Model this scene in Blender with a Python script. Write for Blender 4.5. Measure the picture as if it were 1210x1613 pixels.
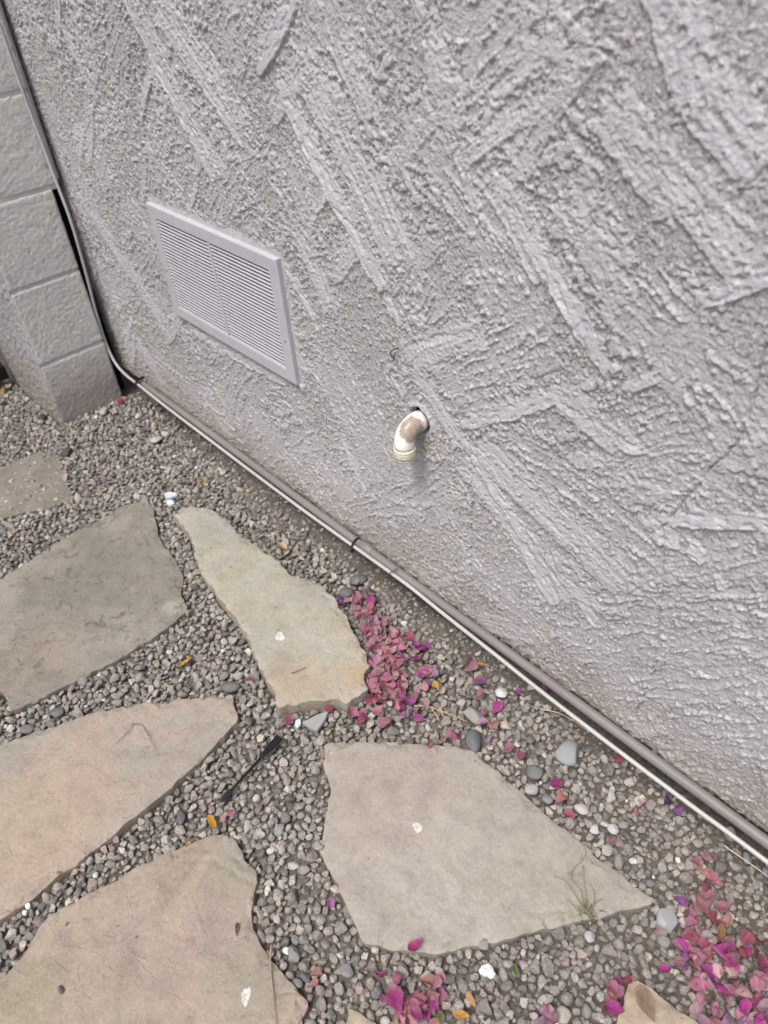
import bpy, bmesh, math, random
import numpy as np
from mathutils import Vector, Matrix
from mathutils.geometry import delaunay_2d_cdt

for o in list(bpy.data.objects):
    bpy.data.objects.remove(o)
SC = bpy.context.scene
COL = SC.collection
random.seed(7)
RNG = np.random.default_rng(11)

# ------------------------------------------------------------------ camera
# world: X along the house wall (towards the viewer), Y into the wall (face at Y=0), Z up, metres
CAM = np.array([1.95322, -0.68420, 1.13966])
RIGHT = np.array([0.66884965, 0.74017365, -0.06916013])
DOWN = np.array([0.45118461, -0.47811781, -0.75354881])
FWD = np.array([-0.59082366, 0.47280687, -0.65374388])
FPX, PW, PH = 1211.0, 1210.0, 1613.0
cd = bpy.data.cameras.new('camera')
cam = bpy.data.objects.new('camera', cd)
COL.objects.link(cam)
cd.sensor_fit = 'HORIZONTAL'
cd.sensor_width = 36.0
cd.lens = 36.0 * FPX / PW
cd.clip_start = 0.02
cd.clip_end = 500
cam.matrix_world = Matrix(((RIGHT[0], -DOWN[0], -FWD[0], CAM[0]),
                           (RIGHT[1], -DOWN[1], -FWD[1], CAM[1]),
                           (RIGHT[2], -DOWN[2], -FWD[2], CAM[2]),
                           (0, 0, 0, 1)))
cd.dof.use_dof = True
cd.dof.focus_distance = 1.22
cd.dof.aperture_fstop = 6.0
SC.camera = cam

# ------------------------------------------------------------------ sky, sun, exposure
SUN_EL, SUN_DIR = math.radians(64), (0.22, -0.975)   # wide soft light of a bright hazy sky, high over the far end of the yard
w = bpy.data.worlds.new('World')
SC.world = w
w.use_nodes = True
nt = w.node_tree
bg = nt.nodes['Background']
sky = nt.nodes.new('ShaderNodeTexSky')
sky.sky_type = 'NISHITA'
sky.sun_disc = False
sky.sun_elevation = SUN_EL
sky.sun_rotation = math.atan2(SUN_DIR[0], SUN_DIR[1])
sky.air_density = 0.7
sky.dust_density = 5.0
sky.ozone_density = 0.6
nt.links.new(sky.outputs[0], bg.inputs[0])
bg.inputs[1].default_value = 0.15
sl = bpy.data.lights.new('sun', 'SUN')
sl.energy = 1.4
sl.angle = math.radians(14)
sl.color = (1.0, 0.96, 0.91)
sun = bpy.data.objects.new('sun', sl)
COL.objects.link(sun)
sd = Vector((SUN_DIR[0] * math.cos(SUN_EL), SUN_DIR[1] * math.cos(SUN_EL), math.sin(SUN_EL)))
sun.rotation_euler = sd.to_track_quat('Z', 'Y').to_euler()
sun.location = (-3, 3, 4)
SC.render.engine = 'CYCLES'
SC.cycles.max_bounces = 5
SC.cycles.diffuse_bounces = 3
SC.cycles.glossy_bounces = 2
SC.cycles.transmission_bounces = 2
SC.view_settings.view_transform = 'Standard'
SC.view_settings.look = 'None'
SC.view_settings.gamma = 1
SC.view_settings.exposure = 0.62


# ------------------------------------------------------------------ helpers
def ray(u, v):
    return RIGHT * ((u - PW / 2) / FPX) + DOWN * ((v - PH / 2) / FPX) + FWD


def gp(u, v, z=0.0):
    r = ray(u, v)
    return CAM + r * ((z - CAM[2]) / r[2])


def wp(u, v, y=0.0):
    r = ray(u, v)
    return CAM + r * ((y - CAM[1]) / r[1])


PIPE = wp(662, 662)          # centre of the drain hole in the wall


def project(x, y, z):
    d = np.stack([np.asarray(x) - CAM[0], np.asarray(y) - CAM[1], np.asarray(z) - CAM[2]], -1)
    c = d @ FWD
    return PW / 2 + FPX * (d @ RIGHT) / c, PH / 2 + FPX * (d @ DOWN) / c, c


def link(name, me, mat=None, parent=None, loc=None):
    o = bpy.data.objects.new(name, me)
    COL.objects.link(o)
    if mat is not None and me is not None and not me.materials:
        me.materials.append(mat)
    if parent is not None:
        o.parent = parent
    if loc is not None:
        o.location = loc
    return o


def tag(o, label=None, cat=None, group=None, kind=None):
    if label:
        o['label'] = label
    if cat:
        o['category'] = cat
    if group:
        o['group'] = group
    if kind:
        o['kind'] = kind
    return o


def empty(name, loc=(0, 0, 0)):
    o = bpy.data.objects.new(name, None)
    COL.objects.link(o)
    o.location = loc
    o.empty_display_size = 0.05
    return o


def mesh(name, verts, faces, smooth=False):
    me = bpy.data.meshes.new(name)
    me.from_pydata([tuple(map(float, v)) for v in verts], [], [tuple(f) for f in faces])
    me.update()
    if smooth:
        me.polygons.foreach_set('use_smooth', [True] * len(me.polygons))
    return me


def grain(me, val=0.8):
    at = me.attributes.new('grain', 'FLOAT', 'POINT')
    at.data.foreach_set('value', np.full(len(me.vertices), val, np.float32))
    return me


def np_mesh(name, V, F, smooth=False):
    """fast mesh from numpy arrays, F is n x 3 or n x 4"""
    me = bpy.data.meshes.new(name)
    V = np.ascontiguousarray(V, dtype=np.float32)
    F = np.ascontiguousarray(F, dtype=np.int32)
    k = F.shape[1]
    me.vertices.add(len(V))
    me.vertices.foreach_set('co', V.ravel())
    me.loops.add(F.size)
    me.loops.foreach_set('vertex_index', F.ravel())
    me.polygons.add(len(F))
    me.polygons.foreach_set('loop_start', np.arange(0, F.size, k, dtype=np.int32))
    me.polygons.foreach_set('use_smooth', np.full(len(F), smooth))
    me.update(calc_edges=True)
    me.validate()
    return me


def box_mesh(name, a, b, bevel=0.0, seg=2):
    bm = bmesh.new()
    bmesh.ops.create_cube(bm, size=1)
    for v in bm.verts:
        v.co = Vector([(a[i] + b[i]) / 2 + v.co[i] * (b[i] - a[i]) for i in range(3)])
    if bevel:
        bmesh.ops.bevel(bm, geom=bm.edges[:] + bm.verts[:], offset=bevel, segments=seg, affect='EDGES')
    me = bpy.data.meshes.new(name)
    bm.to_mesh(me)
    bm.free()
    return me


def smooth_path(P, n=6):
    P = [np.array(p, float) for p in P]
    out = []
    for i in range(len(P) - 1):
        p0, p1, p2, p3 = P[max(i - 1, 0)], P[i], P[i + 1], P[min(i + 2, len(P) - 1)]
        for k in range(n):
            t = k / n
            out.append(0.5 * (2 * p1 + (p2 - p0) * t + (2 * p0 - 5 * p1 + 4 * p2 - p3) * t * t + (3 * p1 - p0 - 3 * p2 + p3) * t ** 3))
    out.append(P[-1])
    return out


def tube_mesh(name, path, rad, seg=10, cap=True):
    """tube along a list of points; rad is a number or a list"""
    P = [Vector(p) for p in path]
    n = len(P)
    R = [rad] * n if not hasattr(rad, '__len__') else list(rad)
    V, F = [], []
    up = Vector((0.13, 0.2, 0.97))
    prev = None
    for i in range(n):
        t = (P[min(i + 1, n - 1)] - P[max(i - 1, 0)]).normalized()
        if prev is None:
            a = t.cross(up)
            if a.length < 1e-3:
                a = t.cross(Vector((1, 0, 0)))
            a.normalize()
        else:
            a = (prev - t * prev.dot(t)).normalized()
        b = t.cross(a)
        prev = a
        for k in range(seg):
            th = 2 * math.pi * k / seg
            V.append(P[i] + (a * math.cos(th) + b * math.sin(th)) * R[i])
    for i in range(n - 1):
        for k in range(seg):
            F.append((i * seg + k, i * seg + (k + 1) % seg, (i + 1) * seg + (k + 1) % seg, (i + 1) * seg + k))
    if cap:
        F.append(tuple(range(seg))[::-1])
        F.append(tuple((n - 1) * seg + k for k in range(seg)))
    return mesh(name, V, F, smooth=True)


def sstep(a, b, x):
    t = np.clip((x - a) / (b - a), 0, 1)
    return t * t * (3 - 2 * t)


PERM = np.random.default_rng(3).permutation(1024).astype(np.int64)
ANG = np.random.default_rng(4).random(1024) * 2 * np.pi
GX, GY = np.cos(ANG), np.sin(ANG)


def perlin(x, y, seed=0):
    xi, yi = np.floor(x).astype(np.int64), np.floor(y).astype(np.int64)
    xf, yf = x - xi, y - yi
    u, v = xf ** 3 * (xf * (xf * 6 - 15) + 10), yf ** 3 * (yf * (yf * 6 - 15) + 10)

    def g(i, j):
        h = PERM[(PERM[(xi + i + seed * 131) & 1023] + yi + j + seed * 57) & 1023]
        return GX[h] * (xf - i) + GY[h] * (yf - j)
    a, b, c, d = g(0, 0), g(1, 0), g(0, 1), g(1, 1)
    return 1.5 * (a + (b - a) * u + (c + (d - c) * u - a - (b - a) * u) * v)


def fbm(x, y, oct=4, seed=0, gain=0.5):
    s, a = 0, 1
    for k in range(oct):
        s = s + a * perlin(x * 2 ** k, y * 2 ** k, seed + k)
        a *= gain
    return s


# ------------------------------------------------------------------ materials
def new_mat(name, rough=0.8, spec=0.3):
    m = bpy.data.materials.new(name)
    m.use_nodes = True
    b = m.node_tree.nodes['Principled BSDF']
    b.inputs['Roughness'].default_value = rough
    b.inputs['Specular IOR Level'].default_value = spec
    return m, m.node_tree.nodes, m.node_tree.links, b


def noise(N, L, vec, scale, detail=4, rough=0.55, dist=0.0):
    n = N.new('ShaderNodeTexNoise')
    n.inputs['Scale'].default_value = scale
    n.inputs['Detail'].default_value = detail
    n.inputs['Roughness'].default_value = rough
    n.inputs['Distortion'].default_value = dist
    L.new(vec, n.inputs['Vector'])
    return n.outputs['Fac']


def ramp(N, L, fac, stops, interp='LINEAR'):
    r = N.new('ShaderNodeValToRGB')
    r.color_ramp.interpolation = interp
    e = r.color_ramp.elements
    while len(e) < len(stops):
        e.new(0.5)
    for k, (p, c) in enumerate(stops):
        e[k].position = p
        e[k].color = (c, c, c, 1) if not hasattr(c, '__len__') else (*c, 1)
    L.new(fac, r.inputs['Fac'])
    return r.outputs['Color']


def mix(N, L, fac, a, b, mode='MIX'):
    m = N.new('ShaderNodeMix')
    m.data_type = 'RGBA'
    m.blend_type = mode
    for s, val in ((m.inputs[0], fac), (m.inputs[6], a), (m.inputs[7], b)):
        if hasattr(val, 'node'):
            L.new(val, s)
        elif hasattr(val, '__len__'):
            s.default_value = (*val, 1)
        else:
            s.default_value = val
    return m.outputs[2]


def bump(N, L, b, h, strength, dist, prev=None):
    n = N.new('ShaderNodeBump')
    n.inputs['Strength'].default_value = strength
    n.inputs['Distance'].default_value = dist
    L.new(h, n.inputs['Height'])
    if prev is not None:
        L.new(prev, n.inputs['Normal'])
    L.new(n.outputs['Normal'], b.inputs['Normal'])
    return n.outputs['Normal']


def coord(N, what='Object'):
    return N.new('ShaderNodeTexCoord').outputs[what]


def geo_pos(N):
    return N.new('ShaderNodeNewGeometry').outputs['Position']


def paint_mat(name, col, rough, spec, var=0.12, grain=900, gstr=0.35, gdist=0.0012, dirt=None):
    m, N, L, b = new_mat(name, rough, spec)
    p = geo_pos(N)
    f = ramp(N, L, noise(N, L, p, 3.5, 5, 0.6), [(0.3, 1 - var), (0.7, 1 + var * 0.6)])
    c = mix(N, L, 1.0, col, f, 'MULTIPLY')
    f2 = ramp(N, L, noise(N, L, p, 60, 4, 0.6), [(0.3, 0.94), (0.7, 1.04)])
    c = mix(N, L, 1.0, c, f2, 'MULTIPLY')
    if dirt:
        sx = N.new('ShaderNodeSeparateXYZ')
        L.new(p, sx.inputs[0])
        ad = N.new('ShaderNodeMath')
        ad.operation = 'MULTIPLY_ADD'
        L.new(noise(N, L, p, 14, 4, 0.6), ad.inputs[0])
        ad.inputs[1].default_value = -0.10
        L.new(sx.outputs[2], ad.inputs[2])
        dm = ramp(N, L, ad.outputs[0], [(0.0, 0.8), (0.05, 0.45), (0.15, 0.0)])
        c = mix(N, L, dm, c, dirt)
    L.new(c, b.inputs['Base Color'])
    bump(N, L, b, noise(N, L, p, grain, 3, 0.6), gstr, gdist)
    return m


M = {}
M['stucco'] = paint_mat('stucco_paint', (0.436, 0.430, 0.430), 0.44, 0.5, 0.12, 330, 0.75, 0.0021, dirt=(0.30, 0.26, 0.22))


def stucco_grain(m):
    # open sandy grain where the trowel did not press the coat smooth
    N, L = m.node_tree.nodes, m.node_tree.links
    b = N['Principled BSDF']
    old = b.inputs['Normal'].links[0].from_socket
    a = N.new('ShaderNodeAttribute')
    a.attribute_name = 'grain'
    p = geo_pos(N)
    # crisp-edged crumbs and pin holes in the open coat
    cr = ramp(N, L, noise(N, L, p, 150, 4, 0.62), [(0.50, 0.0), (0.55, 0.8), (0.70, 1.0)])
    bump(N, L, b, cr, 0.7, 0.0017, old)
    bn = b.inputs['Normal'].links[0].from_node
    L.new(a.outputs['Fac'], bn.inputs['Strength'])
    # sky sheen painted into the colour, paler and bluer where trowelled flat
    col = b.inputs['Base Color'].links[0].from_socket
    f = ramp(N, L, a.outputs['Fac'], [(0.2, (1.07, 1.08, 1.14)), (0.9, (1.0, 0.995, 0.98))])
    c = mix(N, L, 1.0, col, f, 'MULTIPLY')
    # drip mark and grime under the drain elbow, rust-brown smear beside the hole
    for dx, dz, sx, sz, pc, amt in ((0.028, -0.035, 0.030, 0.040, (0.29, 0.26, 0.24), 0.2), (0.006, -0.11, 0.022, 0.10, (0.33, 0.31, 0.295), 0.25), (-0.004, 0.026, 0.020, 0.012, (0.30, 0.245, 0.22), 0.5)):
        mp = N.new('ShaderNodeVectorMath')
        mp.operation = 'SUBTRACT'
        L.new(p, mp.inputs[0])
        mp.inputs[1].default_value = (PIPE[0] + dx, 0, PIPE[2] + dz)
        sc = N.new('ShaderNodeVectorMath')
        sc.operation = 'MULTIPLY'
        L.new(mp.outputs[0], sc.inputs[0])
        sc.inputs[1].default_value = (1 / sx, 0, 1 / sz)
        ln = N.new('ShaderNodeVectorMath')
        ln.operation = 'LENGTH'
        L.new(sc.outputs[0], ln.inputs[0])
        ad = N.new('ShaderNodeMath')
        ad.operation = 'MULTIPLY_ADD'
        L.new(noise(N, L, p, 60, 3, 0.6), ad.inputs[0])
        ad.inputs[1].default_value = 0.9
        L.new(ln.outputs['Value'], ad.inputs[2])
        fm = ramp(N, L, ad.outputs[0], [(0.45, amt), (1.0, 0.0)])
        c = mix(N, L, fm, c, pc)
    L.new(c, b.inputs['Base Color'])


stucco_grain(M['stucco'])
M['block'] = paint_mat('block_paint', (0.60, 0.58, 0.55), 0.7, 0.25, 0.08, 300, 0.8, 0.0024, dirt=(0.27, 0.24, 0.21))
M['mortar'] = paint_mat('mortar_paint', (0.55, 0.53, 0.505), 0.8, 0.2, 0.1, 500, 0.5, 0.0015)
M['concrete'] = paint_mat('foundation_concrete', (0.22, 0.205, 0.185), 0.9, 0.2, 0.2, 260, 0.6, 0.003)
M['vent'] = paint_mat('vent_paint', (0.43, 0.44, 0.47), 0.42, 0.45, 0.04, 300, 0.12, 0.0006)
M['conduit'] = paint_mat('conduit_paint', (0.185, 0.178, 0.178), 0.45, 0.4, 0.14, 200, 0.1, 0.0006)
M['cable'] = paint_mat('cable_sheath', (0.42, 0.42, 0.405), 0.38, 0.5, 0.10, 150, 0.1, 0.0005)


def simple(name, col, rough=0.6, spec=0.3, var=0.15, scale=120):
    m, N, L, b = new_mat(name, rough, spec)
    p = coord(N)
    f = ramp(N, L, noise(N, L, p, scale, 4, 0.6), [(0.3, 1 - var), (0.7, 1 + var)])
    L.new(mix(N, L, 1.0, col, f, 'MULTIPLY'), b.inputs['Base Color'])
    bump(N, L, b, noise(N, L, p, scale * 4, 3, 0.6), 0.25, 0.001)
    return m


M['black_plastic'] = simple('black_plastic', (0.012, 0.013, 0.016), 0.42, 0.4)
M['dark'] = simple('void_shade', (0.01, 0.01, 0.01), 0.95, 0.05)  # paints the shade inside the pier gap, vent duct and pipe hole
M['gate'] = simple('gate_black_paint', (0.01, 0.01, 0.011), 0.6, 0.2)
M['steel'] = simple('screw_steel', (0.3, 0.29, 0.28), 0.45, 0.5)
M['rust'] = simple('rusty_wire', (0.09, 0.06, 0.045), 0.7, 0.3)


def soil_material():
    m, N, L, b = new_mat('soil', 0.95, 0.15)
    p = geo_pos(N)
    c = ramp(N, L, noise(N, L, p, 9, 6, 0.65), [(0.25, (0.10, 0.086, 0.072)), (0.55, (0.165, 0.146, 0.126)), (0.8, (0.21, 0.19, 0.168))])
    v = N.new('ShaderNodeTexVoronoi')
    v.inputs['Scale'].default_value = 150
    L.new(p, v.inputs['Vector'])
    g = ramp(N, L, v.outputs['Distance'], [(0.0, 1.25), (0.6, 0.7)])
    c = mix(N, L, 1.0, c, g, 'MULTIPLY')
    L.new(c, b.inputs['Base Color'])
    n1 = bump(N, L, b, noise(N, L, p, 90, 6, 0.7), 0.8, 0.006)
    bump(N, L, b, v.outputs['Distance'], -0.5, 0.003, n1)
    return m


M['soil'] = soil_material()


def stone_attr_material():
    m, N, L, b = new_mat('gravel_stone', 0.82, 0.28)
    a = N.new('ShaderNodeAttribute')
    a.attribute_name = 'stone_colour'
    p = geo_pos(N)
    f = ramp(N, L, noise(N, L, p, 420, 4, 0.65), [(0.3, 0.62), (0.5, 1.0), (0.72, 1.38)])
    c = mix(N, L, 1.0, a.outputs['Color'], f, 'MULTIPLY')
    f2 = ramp(N, L, noise(N, L, p, 1500, 2, 0.6), [(0.35, 0.8), (0.65, 1.2)])
    c = mix(N, L, 1.0, c, f2, 'MULTIPLY')
    L.new(c, b.inputs['Base Color'])
    bump(N, L, b, noise(N, L, p, 700, 4, 0.65), 0.55, 0.0016)
    return m


M['gravel'] = stone_attr_material()


def objcol_material(name, rough, spec, speck=0.3, scale=500, trans=0.0):
    m, N, L, b = new_mat(name, rough, spec)
    oi = N.new('ShaderNodeObjectInfo')
    p = coord(N)
    f = ramp(N, L, noise(N, L, p, scale, 4, 0.65), [(0.3, 1 - speck), (0.7, 1 + speck)])
    c = mix(N, L, 1.0, oi.outputs['Color'], f, 'MULTIPLY')
    if trans:
        # dried, papery rim and fine veins
        ra = N.new('ShaderNodeAttribute')
        ra.attribute_name = 'rim'
        rm = N.new('ShaderNodeMath')
        rm.operation = 'MULTIPLY'
        L.new(ra.outputs['Fac'], rm.inputs[0])
        L.new(noise(N, L, p, 6, 3, 0.6), rm.inputs[1])
        c = mix(N, L, rm.outputs[0], c, (0.40, 0.27, 0.22))
        wv = N.new('ShaderNodeTexWave')
        wv.inputs['Scale'].default_value = 9
        wv.inputs['Distortion'].default_value = 5
        L.new(p, wv.inputs['Vector'])
        vn = ramp(N, L, wv.outputs['Fac'], [(0.0, 0.80), (0.35, 1.03)])
        c = mix(N, L, 1.0, c, vn, 'MULTIPLY')
        bump(N, L, b, wv.outputs['Fac'], 0.4, 0.02)
    L.new(c, b.inputs['Base Color'])
    if trans:
        t = N.new('ShaderNodeBsdfTranslucent')
        L.new(c, t.inputs['Color'])
        ms = N.new('ShaderNodeMixShader')
        ms.inputs[0].default_value = trans
        L.new(b.outputs[0], ms.inputs[1])
        L.new(t.outputs[0], ms.inputs[2])
        L.new(ms.outputs[0], N['Material Output'].inputs['Surface'])
    else:
        bump(N, L, b, noise(N, L, p, scale * 1.6, 3, 0.6), 0.3, 0.0008)
    return m


M['pebble'] = objcol_material('pebble', 0.6, 0.35, 0.28, 450)
M['chip'] = objcol_material('stone_chip', 0.75, 0.3, 0.2, 500)
M['petal'] = objcol_material('petal', 0.65, 0.25, 0.22, 5, trans=0.3)
M['leaf'] = objcol_material('dry_leaf', 0.6, 0.3, 0.25, 6, trans=0.2)
M['straw'] = objcol_material('dry_stem', 0.75, 0.2, 0.25, 300)
M['dropping'] = objcol_material('dropping', 0.85, 0.2, 0.45, 260)


def flag_material(name, c1, c2, c3, stain, seed, fleck=0.5, pits=0.0, patches=()):
    m, N, L, b = new_mat(name, 0.86, 0.22)
    p0 = geo_pos(N)
    mp = N.new('ShaderNodeVectorMath')
    mp.operation = 'ADD'
    L.new(p0, mp.inputs[0])
    mp.inputs[1].default_value = (seed * 3.7, seed * 1.3, 0)
    p = mp.outputs[0]
    a = noise(N, L, p, 5.0, 5, 0.55, 0.6)
    c = ramp(N, L, a, [(0.34, c1), (0.5, c2), (0.66, c3)])
    # coloured bands and stains in the stone itself: (pixel, radius m, colour, amount)
    for u, v, rad, pc, amt in patches:
        ds = N.new('ShaderNodeVectorMath')
        ds.operation = 'DISTANCE'
        L.new(p0, ds.inputs[0])
        ds.inputs[1].default_value = tuple(gp(u, v, 0.01))
        ad = N.new('ShaderNodeMath')
        ad.operation = 'MULTIPLY_ADD'
        L.new(noise(N, L, p, 16, 5, 0.65), ad.inputs[0])
        ad.inputs[1].default_value = rad * 1.2
        L.new(ds.outputs['Value'], ad.inputs[2])
        f = ramp(N, L, ad.outputs[0], [(rad * 1.1, amt), (rad * 1.9, 0.0)])
        c = mix(N, L, f, c, pc)
    s = ramp(N, L, noise(N, L, p, 15, 6, 0.72, 0.8), [(0.47, 0.0), (0.66, 0.75)])
    c = mix(N, L, s, c, stain)
    md = ramp(N, L, noise(N, L, p, 26, 5, 0.68), [(0.32, 0.86), (0.5, 1.0), (0.68, 1.08)])
    c = mix(N, L, 1.0, c, md, 'MULTIPLY')
    sp = ramp(N, L, noise(N, L, p, 170, 5, 0.78), [(0.33, 0.84), (0.5, 1.0), (0.67, 1.10)])
    c = mix(N, L, 1.0, c, sp, 'MULTIPLY')
    fine = ramp(N, L, noise(N, L, p, 900, 3, 0.7), [(0.3, 0.86), (0.7, 1.13)])
    c = mix(N, L, 1.0, c, fine, 'MULTIPLY')
    v = N.new('ShaderNodeTexVoronoi')
    v.inputs['Scale'].default_value = 42
    v.inputs['Randomness'].default_value = 1
    L.new(p, v.inputs['Vector'])
    d = ramp(N, L, v.outputs['Distance'], [(0.03, fleck), (0.075, 0.0)])
    sel = ramp(N, L, v.outputs['Color'], [(0.70, 0.0), (0.74, 1.0)])
    d = mix(N, L, 1.0, d, sel, 'MULTIPLY')
    c = mix(N, L, d, c, (0.60, 0.57, 0.52))
    v2 = N.new('ShaderNodeTexVoronoi')
    v2.inputs['Scale'].default_value = 31
    L.new(p, v2.inputs['Vector'])
    d2 = ramp(N, L, v2.outputs['Distance'], [(0.03, 0.85), (0.09, 0.0)])
    sel2 = ramp(N, L, v2.outputs['Color'], [(0.72, 0.0), (0.76, 1.0)])
    d2 = mix(N, L, 1.0, d2, sel2, 'MULTIPLY')
    c = mix(N, L, d2, c, (0.06, 0.05, 0.045))
    if pits:
        pt = ramp(N, L, noise(N, L, p, 34, 6, 0.75, 1.2), [(0.565, 0.0), (0.62, pits)])
        c = mix(N, L, pt, c, (0.12, 0.10, 0.085))
    c = mix(N, L, 1.0, c, (0.845, 0.862, 0.848), 'MULTIPLY')
    L.new(c, b.inputs['Base Color'])
    fl = ramp(N, L, noise(N, L, p, 7.5, 5, 0.6, 0.4), [(0.44, 0.0), (0.447, 0.5), (0.56, 0.5), (0.567, 1.0)])
    n0 = bump(N, L, b, fl, 0.30 if 'beige' in name else 0.6, 0.0020)
    n1 = bump(N, L, b, noise(N, L, p, 110, 5, 0.72), 0.5, 0.0040, n0)
    bump(N, L, b, noise(N, L, p, 1100, 3, 0.7), 0.3, 0.0008, n1)
    return m


# ================================================================== SETTING
# ground sheet: soil, finer near the camera and gently uneven, reaching far away
def ground():
    def axis(lo, hi, step, far):
        a = list(np.arange(lo, hi, step))
        k, x = step, hi
        while x < far:
            a.append(x)
            k *= 1.5
            x += k
        a.append(far)
        k, x = step, lo - step
        while x > -far:
            a.insert(0, x)
            k *= 1.5
            x -= k
        a.insert(0, -far)
        return np.array(a)
    xs, ys = axis(-0.6, 2.4, 0.014, 60), axis(-1.3, 0.1, 0.014, 60)
    X, Y = np.meshgrid(xs, ys, indexing='ij')
    near = (np.abs(X - 0.9) < 1.8) & (np.abs(Y + 0.6) < 0.8)
    Z = -0.0078 + near * (0.0030 * fbm(X * 9, Y * 9, 3, 5) + 0.0016 * fbm(X * 45, Y * 45, 3, 9))
    Z = Z + near * 0.004 * sstep(-0.09, -0.04, Y) * sstep(0.2, 0.5, X) * sstep(1.6, 1.2, X)
    V = np.stack([X, Y, Z], -1).reshape(-1, 3)
    nx, ny = len(xs), len(ys)
    I = np.arange(nx * ny).reshape(nx, ny)
    F = np.stack([I[:-1, :-1], I[1:, :-1], I[1:, 1:], I[:-1, 1:]], -1).reshape(-1, 4)
    o = link('ground', np_mesh('ground', V, F, True), M['soil'])
    tag(o, 'bare brown soil under the gravel and stepping stones', 'ground', kind='structure')


ground()

# ------------------------------------------------------------------ stucco: trowelled height field
VX0, VX1, VZ0, VZ1, VFRONT = 0.4400, 0.8862, 0.3880, 0.6314, -0.012      # wall vent, outer rim
STROKES = [
    # (pixel start, pixel end, width in metres, kind, lift in mm) -- trowel marks read off the wall
    ((250, 0), (390, 200), 0.075, 'swipe', 1.5), ((205, -10), (348, 285), 0.060, 'swipe', 2.0), ((188, -20), (338, 280), 0.022, 'band', 2.6),
    ((505, 120), (640, 410), 0.085, 'swipe', 1.4), ((540, 60), (590, 190), 0.05, 'swipe', 1.4), ((440, 130), (604, 458), 0.034, 'band', 3.2), ((605, 470), (632, 512), 0.018, 'band', 2.4),
    ((468, -10), (408, 115), 0.026, 'band', 2.6), ((690, 60), (725, 200), 0.05, 'swipe', 1.9),
    ((735, 185), (895, 40), 0.034, 'swipe', 3.0), ((728, 240), (860, 145), 0.034, 'swipe', 2.2), ((860, 90), (960, 20), 0.04, 'tear', 2.0),
    ((650, 190), (720, 130), 0.05, 'tear', 2.2),
    ((790, 290), (870, 440), 0.050, 'swipe', 1.6), ((900, 300), (1010, 500), 0.06, 'swipe', 1.6), ((960, 160), (1080, 330), 0.06, 'swipe', 1.6), ((1110, 130), (1200, 260), 0.06, 'swipe', 1.6), ((835, 375), (962, 585), 0.028, 'band', 1.7), ((880, 330), (1000, 560), 0.05, 'tear', 2.4),
    ((729, 672), (936, 604), 0.024, 'band', 2.2), ((690, 590), (860, 520), 0.09, 'comb', 2.0),
    ((790, 690), (1020, 880), 0.10, 'comb', 2.0), ((760, 700), (985, 920), 0.075, 'swipe', 1.4), ((735, 730), (900, 945), 0.05, 'swipe', 1.8), ((700, 640), (886, 944), 0.020, 'band', 2.6),
    ((905, 930), (960, 960), 0.03, 'band', 1.6),
    ((1030, 840), (1070, 850), 0.03, 'band', 2.0), ((1085, 860), (1110, 880), 0.022, 'band', 2.0),
    ((985, 612), (1085, 565), 0.020, 'band', 2.0), ((975, 690), (1010, 700), 0.03, 'band', 1.5),
    ((1130, 905), (1215, 1120), 0.018, 'band', 2.0), ((950, 955), (1210, 950), 0.05, 'comb', 2.2),
    ((930, 1010), (1215, 1015), 0.07, 'comb', 2.2), ((960, 1085), (1215, 1075), 0.06, 'comb', 2.0), ((1050, 1160), (1215, 1180), 0.06, 'comb', 2.0),
    ((515, 560), (640, 790), 0.15, 'comb', 1.2), ((395, 640), (540, 830), 0.08, 'comb', 1.6), ((555, 820), (700, 760), 0.08, 'comb', 1.9),
    ((770, 920), (870, 1010), 0.07, 'comb', 1.4), ((820, 850), (880, 950), 0.03, 'band', 1.6), ((240, 560), (370, 670), 0.07, 'comb', 1.6),
    ((125, 300), (262, 512), 0.055, 'swipe', 1.5), ((60, 120), (150, 330), 0.06, 'comb', 1.2),
    ((300, 520), (450, 605), 0.022, 'band', 2.4), ((270, 505), (360, 560), 0.018, 'tear', 3.0),
    ((870, 130), (925, 290), 0.05, 'tear', 1.8), ((1090, 300), (1190, 430), 0.05, 'swipe', 1.6), ((1130, 560), (1205, 700), 0.05, 'swipe', 1.6), ((640, 560), (760, 520), 0.05, 'swipe', 1.4), ((660, 590), (730, 700), 0.035, 'swipe', 1.6), ((880, 620), (985, 700), 0.05, 'swipe', 1.4),
    ((930, 330), (1000, 470), 0.05, 'tear', 2.4), ((1080, 420), (1130, 520), 0.030, 'tear', 1.8), ((1010, 460), (1180, 690), 0.10, 'comb', 2.2),
    ((20, 60), (110, 300), 0.10, 'comb', 1.2), ((620, 250), (690, 330), 0.05, 'tear', 2.2), ((520, 150), (610, 230), 0.05, 'tear', 2.2),
]


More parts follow.
